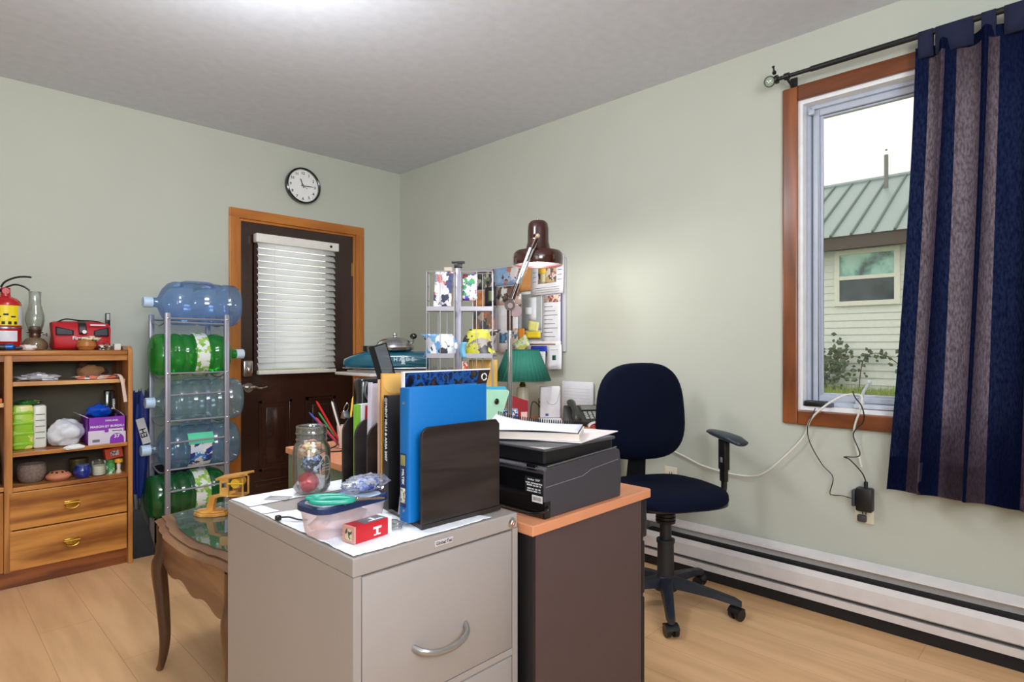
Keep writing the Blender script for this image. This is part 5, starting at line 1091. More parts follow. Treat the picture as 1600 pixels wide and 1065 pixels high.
# ================================================================== OFFICE CHAIR
ch = thing('office_chair', 'black and navy swivel office chair with armrest beside the desk', 'chair', (2.42, 1.40, 0), -30)
nf = mat('navy_chair_fabric', (7, 13, 34), .85, spec=.12, bump=.1, noise_scale=300); cpm = mat('scuffed_black_plastic', (32, 36, 46), .45, noise_amt=.25, noise_scale=40)
hub = M().lathe([(0, .075), (.052, .075), (.056, .10), (.04, .135), (.034, .14), (0, .14)], n=24)
hub.build('base_hub', cpm, ch, local=True)
for k in range(5):
    a = math.radians(-44+72*k); T = Matrix.Rotation(a, 4, 'Z')
    lg = M().loft([[(x, y*w, zc+zz*h_) for y, zz in ((-1, -.6), (-.8, .8), (0, 1), (.8, .8), (1, -.6), (0, -1))] for x, w, h_, zc in ((.03, .030, .030, .108), (.12, .026, .024, .100), (.22, .021, .019, .088), (.295, .019, .017, .076), (.325, .012, .012, .068))], T=T).build('leg', cpm, ch, local=True)
    R2 = T @ Matrix.Translation((.305, 0, 0)) @ Matrix.Rotation(math.radians(60+35*k), 4, 'Z')
    m = M(); 
    m.cyl((.0, -.026, .026), (.0, -.008, .026), .0255, n=20, T=R2).cyl((.0, .008, .026), (.0, .026, .026), .0255, n=20, T=R2)
    m.cyl((0, -.008, .026), (0, .008, .026), .012, n=12, T=R2).cyl((0, 0, .03), (0, 0, .07), .009, n=10, T=R2)
    m.grid(lambda u, v: Vector((.030*math.cos(PI*u*.75+.5), -.027+.054*v, .026+.030*math.sin(PI*u*.75+.5))), 8, 1, T=R2)
    m.build('caster', blackp, lg, local=True)
M().cyl((0, 0, .12), (0, 0, .29), .038, .036, n=24).cyl((0, 0, .285), (0, 0, .30), .041, n=24).cyl((0, 0, .30), (0, 0, .40), .026, n=20).build('gas_column', mat('dull_black_column', (40, 40, 42), .5), ch, local=True)
m = M()
for k in range(6): m.cyl((0, 0, .375+.016*k), (0, 0, .387+.016*k), .043+.001*(k % 2), .045, n=24)
m.build('bellows_cover', blackp, ch, local=True)
M().rbox(-.10, .10, -.12, .14, .465, .487, .008).rbox(-.035, .035, .10, .30, .450, .466, .006).cyl((.09, -.02, .47), (.20, -.06, .462), .006, n=8).rbox(.19, .24, -.085, -.045, .455, .470, .006).build('tilt_mechanism', blackp, ch, local=True)
# seat: rounded square with waterfall front
def sq(t, n_=3.2):
    c, s_ = math.cos(t), math.sin(t); return math.copysign(abs(c)**(2/n_), c), math.copysign(abs(s_)**(2/n_), s_)
rings = []
for k, (sc_, z) in enumerate(((.80, 0), (.95, .004), (1.0, .022), (.995, .042), (.95, .056), (.82, .063), (.55, .062), (.2, .058))):
    rg = []
    for q in range(40):
        c, s_ = sq(2*PI*q/40); x = .245*c*sc_; y = .225*s_*sc_-.005
        dz = 0 if k < 2 else (-.020*max(0, (-y-.12)/.11)**2+.012*max(0, (y-.14)/.08))
        rg.append((x, y, .482+z+dz))
    rings.append(rg)
M().loft(rings).build('seat', nf, ch, local=True, smooth=70)
M().loft([[(.99*.245*sq(2*PI*q/40)[0], .99*.225*sq(2*PI*q/40)[1]-.005, .480+dz) for q in range(40)] for dz in (0, .014)]).build('seat_pan', blackp, ch, local=True, smooth=40)
# backrest
rings = []
for k, (sc_, dy) in enumerate(((.90, .050), (.985, .040), (1.0, .020), (.98, .002), (.90, -.012), (.6, -.020), (.25, -.022))):
    rg = []
    for q in range(44):
        t = 2*PI*q/44; c, s_ = sq(t, 3.0); w_ = .235*(1-.07*s_); x = w_*c*sc_; zz = .236*s_*sc_
        y = .225+dy-.030*(1-(x/.235)**2)*0+.030*(-(1-(abs(x)/.25)**2))+.012*math.cos(zz*6)*-1+.035*(zz+.2)
        rg.append((x, y, .856+zz))
    rings.append(rg)
M().loft(rings).build('backrest', nf, ch, local=True, smooth=70)
M().add([(-.045, .20, .455), (.045, .20, .455), (.045, .288, .46), (-.045, .288, .46)], [(0, 1, 2, 3)]).loft([[(-w_, y-.010, z), (w_, y-.010, z), (w_, y+.014, z), (-w_, y+.014, z)] for w_, y, z in ((.045, .285, .452), (.046, .288, .52), (.042, .275, .62), (.04, .272, .74), (.036, .285, .84))]).build('back_support_bar', blackp, ch, local=True, smooth=0)
for s_ in (1,):
    ar = M().tube(catmull([(s_*.12, -.02, .474), (s_*.20, -.02, .468), (s_*.268, -.02, .475), (s_*.29, -.02, .51), (s_*.291, -.02, .58)], 6), .014, 10, flat=1.0)
    ar = ar.rbox(s_*.291-.012, s_*.291+.012, -.040, .0, .545, .70, .006).rbox(s_*.291-.015, s_*.291+.015, -.046, .006, .60, .745, .006).build('armrest_post', blackp, ch, local=True)
    M().rbox(s_*.291-.017, s_*.291+.017, -.030, -.012, .635, .66, .003).build('height_button', mat('grey_button', (120, 126, 130), .35), ar, local=True)
    rings = []
    for y, w_, h_, z in ((-.155, .016, .008, .738), (-.145, .034, .014, .742), (-.10, .042, .018, .752), (-.02, .040, .019, .758), (.05, .034, .015, .762), (.09, .026, .010, .765), (.10, .012, .006, .765)):
        rings.append([(s_*.295+w_*math.cos(t), y, z+h_*math.sin(t)) for t in [2*PI*q/16 for q in range(16)]])
    M().loft(rings).build('arm_pad', mat('arm_pad_rubber', (44, 52, 62), .35), ch, local=True, smooth=60)
# ================================================================== THINGS ON THE FAR DESK
DT = DZT+.0005
# articulated lamp
lp_ = thing('desk_lamp', 'tall brown and chrome articulated desk lamp with a round head', 'lamp', (2.06, 2.04, DT))
brn = mat('brown_lamp_enamel', (62, 26, 20), .18, coat=.6)
lx, ly = 2.06, 2.04; R45 = Matrix.Translation((lx, ly, 0)) @ Matrix.Rotation(math.radians(-45.5), 4, 'Z')
M().rbox(-.025, .025, -.03, .03, DT, DT+.012, .004, T=R45).cyl((lx, ly, DT+.01), (lx, ly, .80), .016, n=20).rbox(-.026, -.010, -.014, .014, DT+.03, DT+.11, .004, T=R45).build('clamp_base', brn, lp_)
M().cyl((lx, ly, .79), (lx, ly, 1.335), .0115, n=20).build('lower_pole', chrome, lp_)
m = M().cyl((lx, ly, 1.25), (lx, ly, 1.352), .0150, n=20); m.cyl((0, -.018, 1.372), (0, .018, 1.372), .026, n=20, T=R45); m.build('elbow_joint', brn, lp_)
M().cyl((.002, -.024, 1.37), (.002, .024, 1.37), .013, n=16, T=R45).cyl((.028, -.012, 1.345), (.028, .002, 1.345), .030, n=22, T=R45).build('joint_knob', mat('pinkish_knob', (150, 120, 118), .35), lp_)
ax = Vector((.122, 0, .315)).normalized(); p0 = Vector((.002, 0, 1.385)); p1 = p0+ax*.335
M().cyl(p0+ax*.02, p0+ax*.10, .017, .013, n=18, T=R45).build('lower_sleeve', brn, lp_)
m = M().cyl(p0+ax*.06+Vector((-.004, 0, 0)), p1+Vector((-.004, 0, 0)), .0095, n=16, T=R45).cyl(p0+ax*.03+Vector((.010, -.004, 0)), p1+Vector((.010, -.004, -.01)), .005, n=10, T=R45); m.build('upper_arm', chrome, lp_)
hd = Matrix.Translation((2.253, 2.028, 1.175)) @ Matrix.Diagonal((1.045, 1.045, 1.045, 1)) @ Matrix.Translation((0, 0, -1.175))
m = M(); m.shell([(.112, 1.568), (.118, 1.566), (.121, 1.572), (.122, 1.600), (.119, 1.622), (.108, 1.634), (.060, 1.644), (.052, 1.680), (.051, 1.740), (.047, 1.768), (.036, 1.780), (0, 1.785)], n=48, T=hd)
m.shell([(.112, 1.568), (.114, 1.60), (.105, 1.625), (.05, 1.635), (0, 1.636)], n=48, T=hd); m.cyl((0, 0, 1.78), (0, 0, 1.795), .003, n=8, T=hd)
shd = m.build('lamp_shade', brn, lp_)
M().lathe([(0, 1.574), (.112, 1.574), (.112, 1.578), (0, 1.580)], n=40, T=hd).build('inner_reflector', mat('mauve_reflector', (84, 72, 80), .5), shd)
m = M()
for k in range(7):
    a = math.radians(-52+4*(k % 2)); m.rbox(-.006, .006, -.0005, .0015, -.003, .004, .0005, T=hd @ Matrix.Translation((.0518*math.cos(a), .0518*math.sin(a), 1.752-.012*k)) @ Matrix.Rotation(a+PI/2, 4, 'Z'))
tag(m.build('vent_slots', mat('vent_white', (214, 210, 214), .4), shd, smooth=0))
M().cyl(p1-ax*.05, p1-ax*.005, .015, .020, n=18, T=R45).cyl(p1-ax*.01, Vector((.128, .10, 1.735)), .010, n=12, T=R45).build('head_knuckle', brn, lp_)
M().ball(tuple(R45 @ (p1+Vector((.012, -.018, .01)))), (.011, .011, .011)).cyl(R45 @ (p1+Vector((.0, .0, .0))), R45 @ (p1+Vector((.012, -.018, .01))), .006).build('head_screw', mat('cream_knob', (214, 190, 160), .35), lp_)
bl_ = bpy.data.lights.new('desk_lamp_bulb', 'POINT'); bl_.energy = 10; bl_.color = (1.0, .97, .92); bl_.shadow_soft_size = .045
bo_ = bpy.data.objects.new('desk_lamp_bulb', bl_); C.objects.link(bo_); bo_.location = (2.253, 2.028, 1.545)
# green shade lamp
gx, gy = 2.53, 2.40
gl_ = thing('table_lamp', 'table lamp with dark green pleated shade standing by the right wall', 'lamp', (gx, gy, DT))
shm = mat('green_pleated_fabric', (24, 104, 88), .75)
M().shell([(.165, .975), (.095, 1.152)], at=(gx, gy, 0), n=144, mod=lambda a, z: 1+.012*math.cos(a*36)).build('lamp_shade', shm, gl_, solid=.002, smooth=20)
M().tube([(gx+.166*math.cos(a), gy+.166*math.sin(a), .975) for a in [k*PI/24 for k in range(48)]], .0025, 6, closed=True).tube([(gx+.096*math.cos(a), gy+.096*math.sin(a), 1.152) for a in [k*PI/24 for k in range(48)]], .0025, 6, closed=True).build('shade_trim', mat('dark_green_trim', (20, 70, 62), .6), gl_)
M().lathe([(0, .93), (.012, .93), (.020, .945), (.012, .965), (.017, .99), (.010, 1.02), (.010, 1.13), (.05, 1.14), (0, 1.145)], at=(gx, gy, 0), n=20).build('brass_stem', brass, gl_)
M().lathe([(0, DT), (.065, DT), (.07, DT+.012), (.035, DT+.03), (.036, .925), (.030, .935), (0, .935)], at=(gx, gy, 0), n=28).build('lamp_base', mat('greige_ceramic', (196, 190, 168), .35), gl_)
M().tube([(gx-.006, gy-.012, .96), (gx-.012, gy-.016, .88)], .0012, 5).build('pull_chain', brass, gl_)
# red book-end box, tissue box
rx = thing('red_box_file', 'dark red box with slanted top behind the blue tissue box', 'box', (2.40, 2.22, DT))
K = Matrix.Translation((2.29, 2.27, DT)) @ Matrix.Rotation(math.radians(-30), 4, 'Z')
m = M(); m.add([(0, 0, 0), (.105, 0, 0), (.105, .05, 0), (0, .05, 0), (0, 0, .185), (.105, 0, .150), (.105, .05, .150), (0, .05, .185)], [(0, 3, 2, 1), (4, 5, 6, 7), (0, 1, 5, 4), (1, 2, 6, 5), (2, 3, 7, 6), (3, 0, 4, 7)], 0, K)
m.build('box_body', mat('dark_red_card', (150, 28, 44), .45), rx, smooth=0)
M().box(.065, .100, -.001, 0, .002, .09, T=K).build('pink_label', mat('pink_white_label', (226, 196, 190), .5), rx, smooth=0)
tb_ = thing('tissue_box', 'blue and white patterned tissue box behind the lamp pole', 'tissue box', (2.12, 2.19, DT))
K = Matrix.Translation((2.14, 2.16, DT)) @ Matrix.Rotation(math.radians(-45), 4, 'Z')
M().rbox(-.085, .070, -.055, .055, 0, .125, .003, T=K).build('box_body', collage('blue_white_batik', [(28, 60, 130), (226, 232, 244), (40, 80, 160), (24, 46, 100), (200, 212, 236), (60, 100, 180)], 75, .5), tb_, smooth=0)
M().prism([(-.03, -.012), (.03, -.012), (.03, .012), (-.03, .012)], .1255, .127, 0, K).build('tissue_slot', ink, tb_, smooth=0)
crumple('tissue', None, None, tuple(K @ Vector((-.055, .0, .135))), (.03, .018, .014), white, 51, parent=tb_)
# mint folder leaning
mf = thing('mint_file_folder', 'pale mint green file folder standing on the desk beside the blue binder', 'folder', (1.62, 1.68, DT))
K = Matrix.Translation((1.60, 1.66, DT)) @ Matrix.Rotation(math.radians(-45.5), 4, 'Z')
P_ = K @ Matrix(((1, 0, 0, 0), (0, 0, 1, 0), (0, 1, 0, 0), (0, 0, 0, 1)))
M().prism([(-.16, 0), (-.03, 0), (.052, .272), (.045, .280), (-.16, .282)], 0, .004, 0, P_).build('front_leaf', mat('mint_card', (170, 222, 190), .6), mf, smooth=0)
M().prism([(-.16, .0), (-.03, 0), (.040, .285), (.035, .292), (-.16, .292)], .012, .016, 0, P_).build('rear_leaf', mat('cyan_card', (60, 170, 206), .5), mf, smooth=0)
M().box(-.16, -.035, .004, .012, 0, .012, T=K).build('folded_base', mat('mint_card', (170, 222, 190), .6), mf, smooth=0)
M().ball(tuple(K @ Vector((.004, -.004, .235))), (.012, .005, .012)).build('dark_clip', blackg, mf)
# router
ro = thing('router', 'white upright wifi router with scooped front on the desk', 'router', (2.68, 2.28, DT))
K = Matrix.Translation((2.655, 2.300, DT+.028)) @ Matrix.Rotation(math.radians(-38), 4, 'Z')
wpl = mat('white_plastic', (228, 228, 232), .35)
M().rbox(-.058, .062, -.018, .022, 0, .185, .008, 3, T=K).build('router_body', wpl, ro)
m = M(); m.tube([(.058, -.019, .165)]+[(.010+.040*math.cos(a), -.019, .135+.055*math.sin(a)) for a in [-.2-k*.25 for k in range(10)]], .0028, 6, T=K); m.build('curved_ridge', mat('light_grey_plastic', (205, 206, 212), .4), ro)
m = M()
for z in (.060, .085): m.rbox(-.0595, -.057, -.006, .008, z, z+.014, .001, T=K)
m.build('ports', ink, ro)
M().box(-.028, -.010, -.0188, -.018, .012, .026, T=K).build('blue_logo', mat('logo_blue', (60, 80, 150), .4), ro, smooth=0)
m = M()
for k in range(4): m.ball(tuple(K @ Vector((.044, -.019, .10+.013*k))), .0022, 8, 6)
m.build('indicator_lights', mat('pale_blue_led', (190, 226, 250), .3), ro)
M().rbox(-.062, .066, -.03, .035, -.028, -.002, .004, T=K).build('plinth', wpl, ro)
wb2 = thing('small_white_box', 'low white box on the desk in front of the router', 'box', (2.60, 2.16, DT))
K = Matrix.Translation((2.555, 2.185, DT)) @ Matrix.Rotation(math.radians(-40), 4, 'Z')
M().rbox(-.06, .052, -.035, .035, 0, .030, .002, T=K).build('box_body', wpl, wb2)
M().box(-.012, .050, -.0355, -.035, .003, .028, T=K).build('pale_blue_side', mat('pale_blue_side', (190, 204, 224), .4), wb2, smooth=0)
cbm = M()
cbm.tube(catmull([(2.72, 2.44, DT+.006), (2.74, 2.46, DT+.08), (2.72, 2.44, DT+.13), (2.70, 2.39, DT+.09), (2.69, 2.35, DT+.05)], 8), .0028, 6)
cbm.tube(catmull([(2.64, 2.44, DT+.005), (2.655, 2.45, DT+.06), (2.66, 2.44, DT+.11), (2.67, 2.41, DT+.10), (2.67, 2.36, DT+.04)], 8), .0028, 6)
tag(cbm.build('black_cables', blackp), 'loops of thin black cable left of the white router', 'cable')
cbm = M().tube(catmull([(2.44, 2.26, DT+.004), (2.50, 2.31, DT+.012), (2.54, 2.28, DT+.02), (2.48, 2.24, DT+.010), (2.52, 2.22, DT+.006), (2.60, 2.24, DT+.004)], 8), .004, 6)
tag(cbm.build('blue_cable', mat('blue_cable', (40, 110, 180), .4)), 'blue network cable coiled on the desk left of the router', 'cable')
# white board leaning on the wall
wd = thing('plastic_board', 'flat white plastic panel leaning against the wall behind the phone', 'panel', (2.85, 2.25, DT))
m = M().rbox(2.853, 2.868, 2.135, 2.372, DT, .958, .004); m.build('panel_body', wpl, wd)
m = M()
for k in range(7): m.box(2.8522, 2.8532, 2.15, 2.358, .80+.019*k, .802+.019*k)
m.build('fine_grooves', mat('light_grey_plastic', (205, 206, 212), .4), wd, smooth=0)
# telephone
ph = thing('telephone', 'black desk telephone with handset, screen and keypad on the desk', 'telephone', (2.722, 2.095, DT), -38)
pk_ = mat('grey_black_phone_plastic', (46, 48, 46), .4)
TP = Matrix.Rotation(math.radians(24), 4, 'X')
m = M(); m.add([(-.105, -.095, .004), (.105, -.095, .004), (.105, .095, .004), (-.105, .095, .004), (-.105, -.095, .026), (.105, -.095, .026), (.105, .085, .106), (-.105, .085, .106)], [(0, 3, 2, 1), (4, 5, 6, 7), (0, 1, 5, 4), (1, 2, 6, 5), (2, 3, 7, 6), (3, 0, 4, 7)])
m.build('phone_body', pk_, ph, local=True, smooth=0, bevel=.008)
SL = Matrix.Translation((0, -.095, .027)) @ Matrix.Rotation(math.atan2(.080, .180), 4, 'X')
M().rbox(-.018, .092, .120, .178, -.002, .005, .003, T=SL).build('screen_bezel', mat('dark_bezel', (60, 62, 60), .35), ph, local=True)
M().box(-.008, .082, .128, .170, .0048, .0058, T=SL).build('screen', mat('grey_lcd', (120, 126, 116), .25), ph, local=True, smooth=0)
m = M()
for r in range(4):
    for c_ in range(3): M_ = m.rbox(-.006+.026*c_, .013+.026*c_, .030+.021*r, .044+.021*r, 0, .005, .002, T=SL)
tag(m.build('keypad', mat('pale_key_print', (190, 192, 190), .4), ph, local=True), None)
m = M()
for r in range(4): m.rbox(.077, .092, .030+.021*r, .042+.021*r, 0, .004, .002, T=SL)
m.build('function_keys', mat('dark_keys', (70, 72, 72), .4), ph, local=True)
HS = SL @ Matrix.Translation((-.065, .09, .008))
rings = []
for y, w_, h0, h1 in ((-.105, .020, -.002, .020), (-.095, .024, -.004, .028), (-.060, .024, -.004, .034), (-.035, .018, .014, .036), (0, .017, .018, .040), (.035, .018, .014, .038), (.060, .024, -.002, .038), (.095, .024, -.004, .034), (.108, .019, 0, .026)):
    rings.append([(w_*math.cos(t), y, (h0+h1)/2+(h1-h0)/2*math.sin(t)) for t in [2*PI*q/16 for q in range(16)]])
M().loft(rings, T=HS).build('handset', pk_, ph, local=True, smooth=60)
M().rbox(-.106, .106, .03, .09, 0, .012, .004).build('stand', blackp, ph, local=True)
ms = thing('computer_mouse', 'small red and white computer mouse in front of the telephone', 'mouse', (2.645, 1.975, DT), 40)
dome = lambda v: Vector((v.x, v.y, max(v.z, 0)))
ms.matrix_basis = Matrix.Translation((2.675, 1.975, DT)) @ Matrix.Rotation(math.radians(-40), 4, 'Z')
m = M().ball((0, 0, 0), (.052, .030, .028), 20, 14, fn=dome); m.build('mouse_body', mat('mouse_red', (170, 30, 44), .25), ms, local=True)
m = M(); m.grid(lambda u, v: Vector((-.05+.10*u, (-.022+.05*v), .0315*math.sqrt(max(0, 1-((-.05+.10*u)/.054)**2-((-.022+.05*v)/.036)**2))+.001)), 14, 8); m.build('white_top_shell', mat('mouse_white', (230, 226, 226), .25), ms, local=True, solid=.001)

# magazine rack -------------------------------------------------------------
mr = thing('magazine_rack', 'grey wire magazine rack with centre post standing on the far desk', 'magazine rack', (2.14, 2.52, DT), -45.5)
Z = 2.14, 2.52
wire = mat('grey_wire', (170, 170, 178), .3, .6)
M().rbox(-.016, .016, -.012, .012, 0, .880, .004).build('centre_post', mat('silver_lilac_post', (150, 148, 162), .35, .5), mr, local=True)
M().rbox(-.036, .036, -.014, .014, .905, .916, .003).rbox(-.022, .022, -.010, .010, .880, .907, .003).build('black_top_cap', blackp, mr, local=True)
M().rbox(-.13, .13, -.03, .07, 0, .008, .003).build('foot_plate', mat('silver_lilac_post', (150, 148, 162), .35, .5), mr, local=True)
for (xa, xb) in ((-.168, -.018), (.018, .190)):
    m = M()
    for yy in (-.055, .055):
        for k in range(3 if yy < 0 else 4):
            n_ = 2 if yy < 0 else 3; x = xa+(xb-xa)*k/n_; m.cyl((x, yy, .10), (x, yy, .855), .0022, n=6)
        for zz in (.855,): m.cyl((xa, yy, zz), (xb, yy, zz), .0024, n=6)
    for zz in (.855, .78, .70):
        m.cyl((xa, -.055, zz), (xa, .055, zz), .002, n=6).cyl((xb, -.055, zz), (xb, .055, zz), .002, n=6)
    m.build('wire_basket', wire, mr, local=True)
    for zz in (.640, .385, .120):
        M().box(xa, xb, -.057, -.054, zz, zz+.024).box(xa, xb, -.055, .055, zz, zz+.002).build('tray', mat('tray_grey', (160, 158, 166), .4, .4), mr, local=True, smooth=0)
mrw = mr.matrix_basis
def mag(name, label, xa, xb, za, zb_, yy, m_, bow=0.0, tilt=0.0, lean=0.0, th=.006, cat='magazine'):
    m = M(); m.grid(lambda u, v: Vector((xa+(xb-xa)*u+tilt*v+bow*math.sin(PI*v)*(-1), yy+lean*v-.018*math.sin(PI*u)*(1 if bow else 0), za+(zb_-za)*v)), 8, 8, T=mrw)
    return tag(m.build(name, m_, solid=th), label, cat)
mag('newspaper', 'folded newspaper with a blue car picture in the upper left basket', -.138, -.040, .646, .862, -.02, collage('newspaper_print', [(236, 232, 232), (70, 80, 120), (220, 214, 216), (238, 236, 236), (50, 54, 80), (200, 110, 110), (236, 232, 232), (150, 160, 190)], 20, .6, off=1.3), tilt=.016)
mag('tan_newspaper', 'tan edged newspaper behind the folded one in the upper left basket', -.070, -.022, .646, .885, .01, mat('tan_newsprint', (212, 196, 176), .7), tilt=-.01)
mag('white_magazine', 'white and blue magazine drooping over the lower left basket', -.19, -.022, .392, .515, -.018, collage('white_blue_cover', [(232, 234, 240), (226, 230, 238), (96, 150, 206), (30, 36, 50), (120, 170, 214), (236, 236, 240), (200, 206, 216)], 17, .35, off=.7), bow=-.025, tilt=-.012)
mag('yellow_magazine', 'yellow and grey magazine curling over the lower right basket', .045, .215, .392, .540, -.018, collage('yellow_grey_cover', [(212, 210, 60), (90, 86, 86), (130, 124, 120), (60, 58, 62), (206, 204, 80), (170, 164, 158)], 14, .3, off=2.1), bow=.03, tilt=.02)
mag('blue_leaflet', 'light blue leaflet tucked left of the yellow magazine', .022, .052, .385, .47, -.05, mat('light_blue_leaflet', (110, 180, 220), .4), bow=.01)
mag('red_leaflet', 'red and orange leaflet below the blue leaflet in the right basket', .022, .055, .28, .365, -.02, collage('red_orange_leaflet', [(206, 70, 50), (226, 130, 80), (230, 220, 214)], 40))
mag('coloured_flyer', 'pink green and blue flyer in the upper right basket', .025, .105, .70, .845, .0, collage('pink_green_blue_print', [(236, 190, 206), (60, 150, 90), (60, 70, 170), (236, 232, 236), (120, 30, 60), (236, 236, 240)], 24, .4, off=.4), cat='flyer')
mag('ochre_envelope', 'large ochre envelope standing behind the wire rack', .055, .215, .05, .372, .068, mat('ochre_card', (214, 176, 92), .6), cat='envelope')

# ================================================================== PIN BOARD
BX = XR
pbd = M().rbox(BX-.016, BX-.0005, 2.352, 3.187, 1.14, 1.722, .003)
tag(pbd.build('pin_board', mat('grey_pin_board', (196, 194, 198), .7)), 'grey pin board on the right wall covered with papers and clippings', 'pin board')
n_p = [0]
def pin(name, label, ya, yb, za, zb_, m_, cat='paper', tilt=0, extra=None, curl=0):
    n_p[0] += 1; x = BX-.017-.0016*n_p[0] % .012
    x = BX-.0178-.0016*n_p[0]
    yc, zc = (ya+yb)/2, (za+zb_)/2; t = thing(name, label, cat, (x, yc, zc)) if extra else None
    T = Matrix.Translation((x, yc, zc)) @ Matrix.Rotation(math.radians(tilt), 4, 'X')
    m = M(); w_, h_ = abs(yb-ya)/2, abs(zb_-za)/2
    m.grid(lambda u, v: Vector((-curl*(1-v)**2, w_*(1-2*u), h_*(2*v-1))), 4, 4, T=T)
    o = m.build('sheet' if extra else name, m_, t, solid=.0008)
    if extra:
        for k_, (en, (u0, u1, v0, v1), em) in enumerate(extra):
            off = -.0008-.00022*(k_+1); g = M()
            g.grid(lambda u, v: Vector((off-curl*(1-(v0+(v1-v0)*v))**2, w_*(1-2*(u0+(u1-u0)*u)), h_*(2*(v0+(v1-v0)*v)-1))), 1, 6, T=T)
            g.build(en, em, t, solid=.0002)
        return t
    return tag(o, label, cat)
pic = lambda n, cs, s, o=0: collage(n, cs, s, .45, off=o)
mixed = [(60, 50, 50), (190, 120, 80), (226, 214, 200), (110, 130, 160), (40, 60, 50), (214, 170, 110)]
pin('photo_clipping', 'clipping of dark brown toned photos at the upper left of the pin board', 3.187, 2.98, 1.575, 1.70, pic('clip_a', [(90, 84, 80), (40, 48, 44), (190, 184, 170), (120, 130, 110)], 22))
pin('blue_sky_picture', 'picture with blue sky and red brown shapes near the top centre of the pin board', 3.00, 2.72, 1.588, 1.708, pic('clip_b', [(140, 176, 220), (160, 190, 226), (226, 220, 224), (110, 60, 50), (190, 130, 110), (130, 166, 214)], 12, .5))
pin('dark_plate_picture', 'dark picture with a pale green round shape on the pin board', 3.073, 2.956, 1.455, 1.585, mat('near_black_print', (48, 46, 52), .4), cat='picture', extra=[('round_shape', (.3, .75, .25, .8), mat('pale_green_print', (170, 178, 130), .5))])
pin('orange_picture', 'orange toned picture at the left middle of the pin board', 3.187, 3.08, 1.455, 1.565, pic('clip_c', [(214, 140, 80), (226, 160, 96), (200, 120, 60)], 16))
pin('food_clipping', 'clipping with green and brown pictures in the centre of the pin board', 2.956, 2.718, 1.44, 1.578, pic('clip_d', [(226, 226, 222), (90, 120, 50), (120, 90, 80), (190, 160, 150), (60, 50, 50)], 18, .9))
pin('brown_collage', 'brown and grey newspaper clipping below the orange picture', 3.187, 2.97, 1.20, 1.45, pic('clip_e', [(150, 120, 96), (120, 116, 118), (200, 176, 150), (90, 84, 90), (206, 120, 90)], 12, .2))
pin('tan_note', 'plain tan orange card beside the calendar on the pin board', 2.74, 2.606, 1.535, 1.69, mat('tan_orange_card', (206, 146, 84), .6), cat='card')
pin('printed_page', 'white printed page hanging in the lower centre of the pin board', 2.943, 2.735, 1.13, 1.452, mat('white_page', (226, 222, 226), .6), extra=[('picture_block', (.1, .5, .2, .42), pic('clip_f', [(90, 150, 190), (70, 90, 120), (190, 200, 210)], 30)), ('picture_block', (.55, .95, .05, .5), pic('clip_g', [(96, 70, 60), (206, 180, 160), (60, 100, 130)], 26)), ('side_rule', (.97, 1.0, 0, 1), ink)])
pin('map_page', 'grey page with a white map outline on the pin board', 2.713, 2.526, 1.259, 1.529, mat('sheet_white2', (228, 228, 230), .6), extra=[('grey_map_ground', (.04, .96, .06, .94), mat('map_grey', (152, 156, 154), .6)), ('white_land_shape', (.35, .72, .3, .85), mat('map_white', (216, 218, 222), .6)), ('white_land_shape', (.2, .5, .45, .62), mat('map_white', (216, 218, 222), .6))])
pin('yellow_note', 'yellow sticky note on the lower edge of the grey map page', 2.649, 2.559, 1.267, 1.333, mat('sticky_yellow', (232, 226, 140), .6), cat='note', tilt=8)
pin('list_page', 'white list page with navy edge at the right of the pin board', 2.526, 2.362, 1.14, 1.500, mat('sheet_white', (228, 226, 230), .6), extra=[('heading_photo', (.08, .92, .86, .98), pic('clip_h', [(226, 190, 170), (150, 80, 70), (232, 220, 210)], 34)), ('navy_edge', (.94, 1.0, 0, 1), mat('navy_edge_print', (60, 50, 130), .5))]+[('printed_line', (.10, .55+.12*(k % 3), .78-.075*k, .792-.075*k), mat('grey_text_print', (140, 142, 150), .6)) for k in range(8)])
pin('calendar_page', 'white calendar page with a photo of a small yellow building', 2.615, 2.345, 1.500, 1.735, mat('sheet_white', (228, 226, 230), .6), cat='calendar', tilt=-1,
    extra=[('photo', (.22, .78, .30, .78), pic('clip_i', [(80, 60, 50), (190, 160, 120), (150, 90, 70), (206, 196, 180)], 22, 1.1)), ('yellow_roof', (.26, .46, .58, .72), mat('yellow_roof_print', (232, 190, 50), .5)), ('pale_wall', (.29, .44, .34, .58), mat('pale_wall_print', (206, 196, 150), .5))]+[('printed_line', (.05, .16, .75-.13*k, .765-.13*k), mat('blue_text_print', (120, 130, 170), .6)) for k in range(4)]+[('printed_line', (.83, .96, .75-.13*k, .765-.13*k), mat('blue_text_print', (120, 130, 170), .6)) for k in range(4)]+[('printed_line', (.12, .90, .18-.06*k, .19-.06*k), mat('grey_text_print', (140, 142, 150), .6)) for k in range(3)], curl=.012)
pin('yellow_card', 'bright yellow card on the lower part of the pin board', 2.672, 2.537, 1.226, 1.267, mat('bright_yellow_card', (236, 208, 40), .5), cat='card')
pin('orange_card', 'small orange card left of the bright yellow card', 2.735, 2.676, 1.222, 1.290, mat('orange_card2', (222, 140, 50), .5), cat='card')
pin('fish_strip', 'white strip with brown fish pictures at the bottom of the pin board', 2.66, 2.365, 1.150, 1.205, mat('cream_strip', (232, 226, 222), .5), extra=[('fish_picture', (.1, .85, .55, .72), mat('brown_fish_print', (140, 96, 80), .5)), ('fish_picture', (.2, .95, .2, .34), mat('brown_fish_print', (140, 96, 80), .5))])
pin('striped_card', 'green white and yellow striped card pinned at an angle', 2.771, 2.636, 1.145, 1.225, collage('green_yellow_stripes', [(150, 200, 120), (236, 232, 170), (226, 234, 226), (206, 214, 90)], 26, .5), cat='card', tilt=-28)
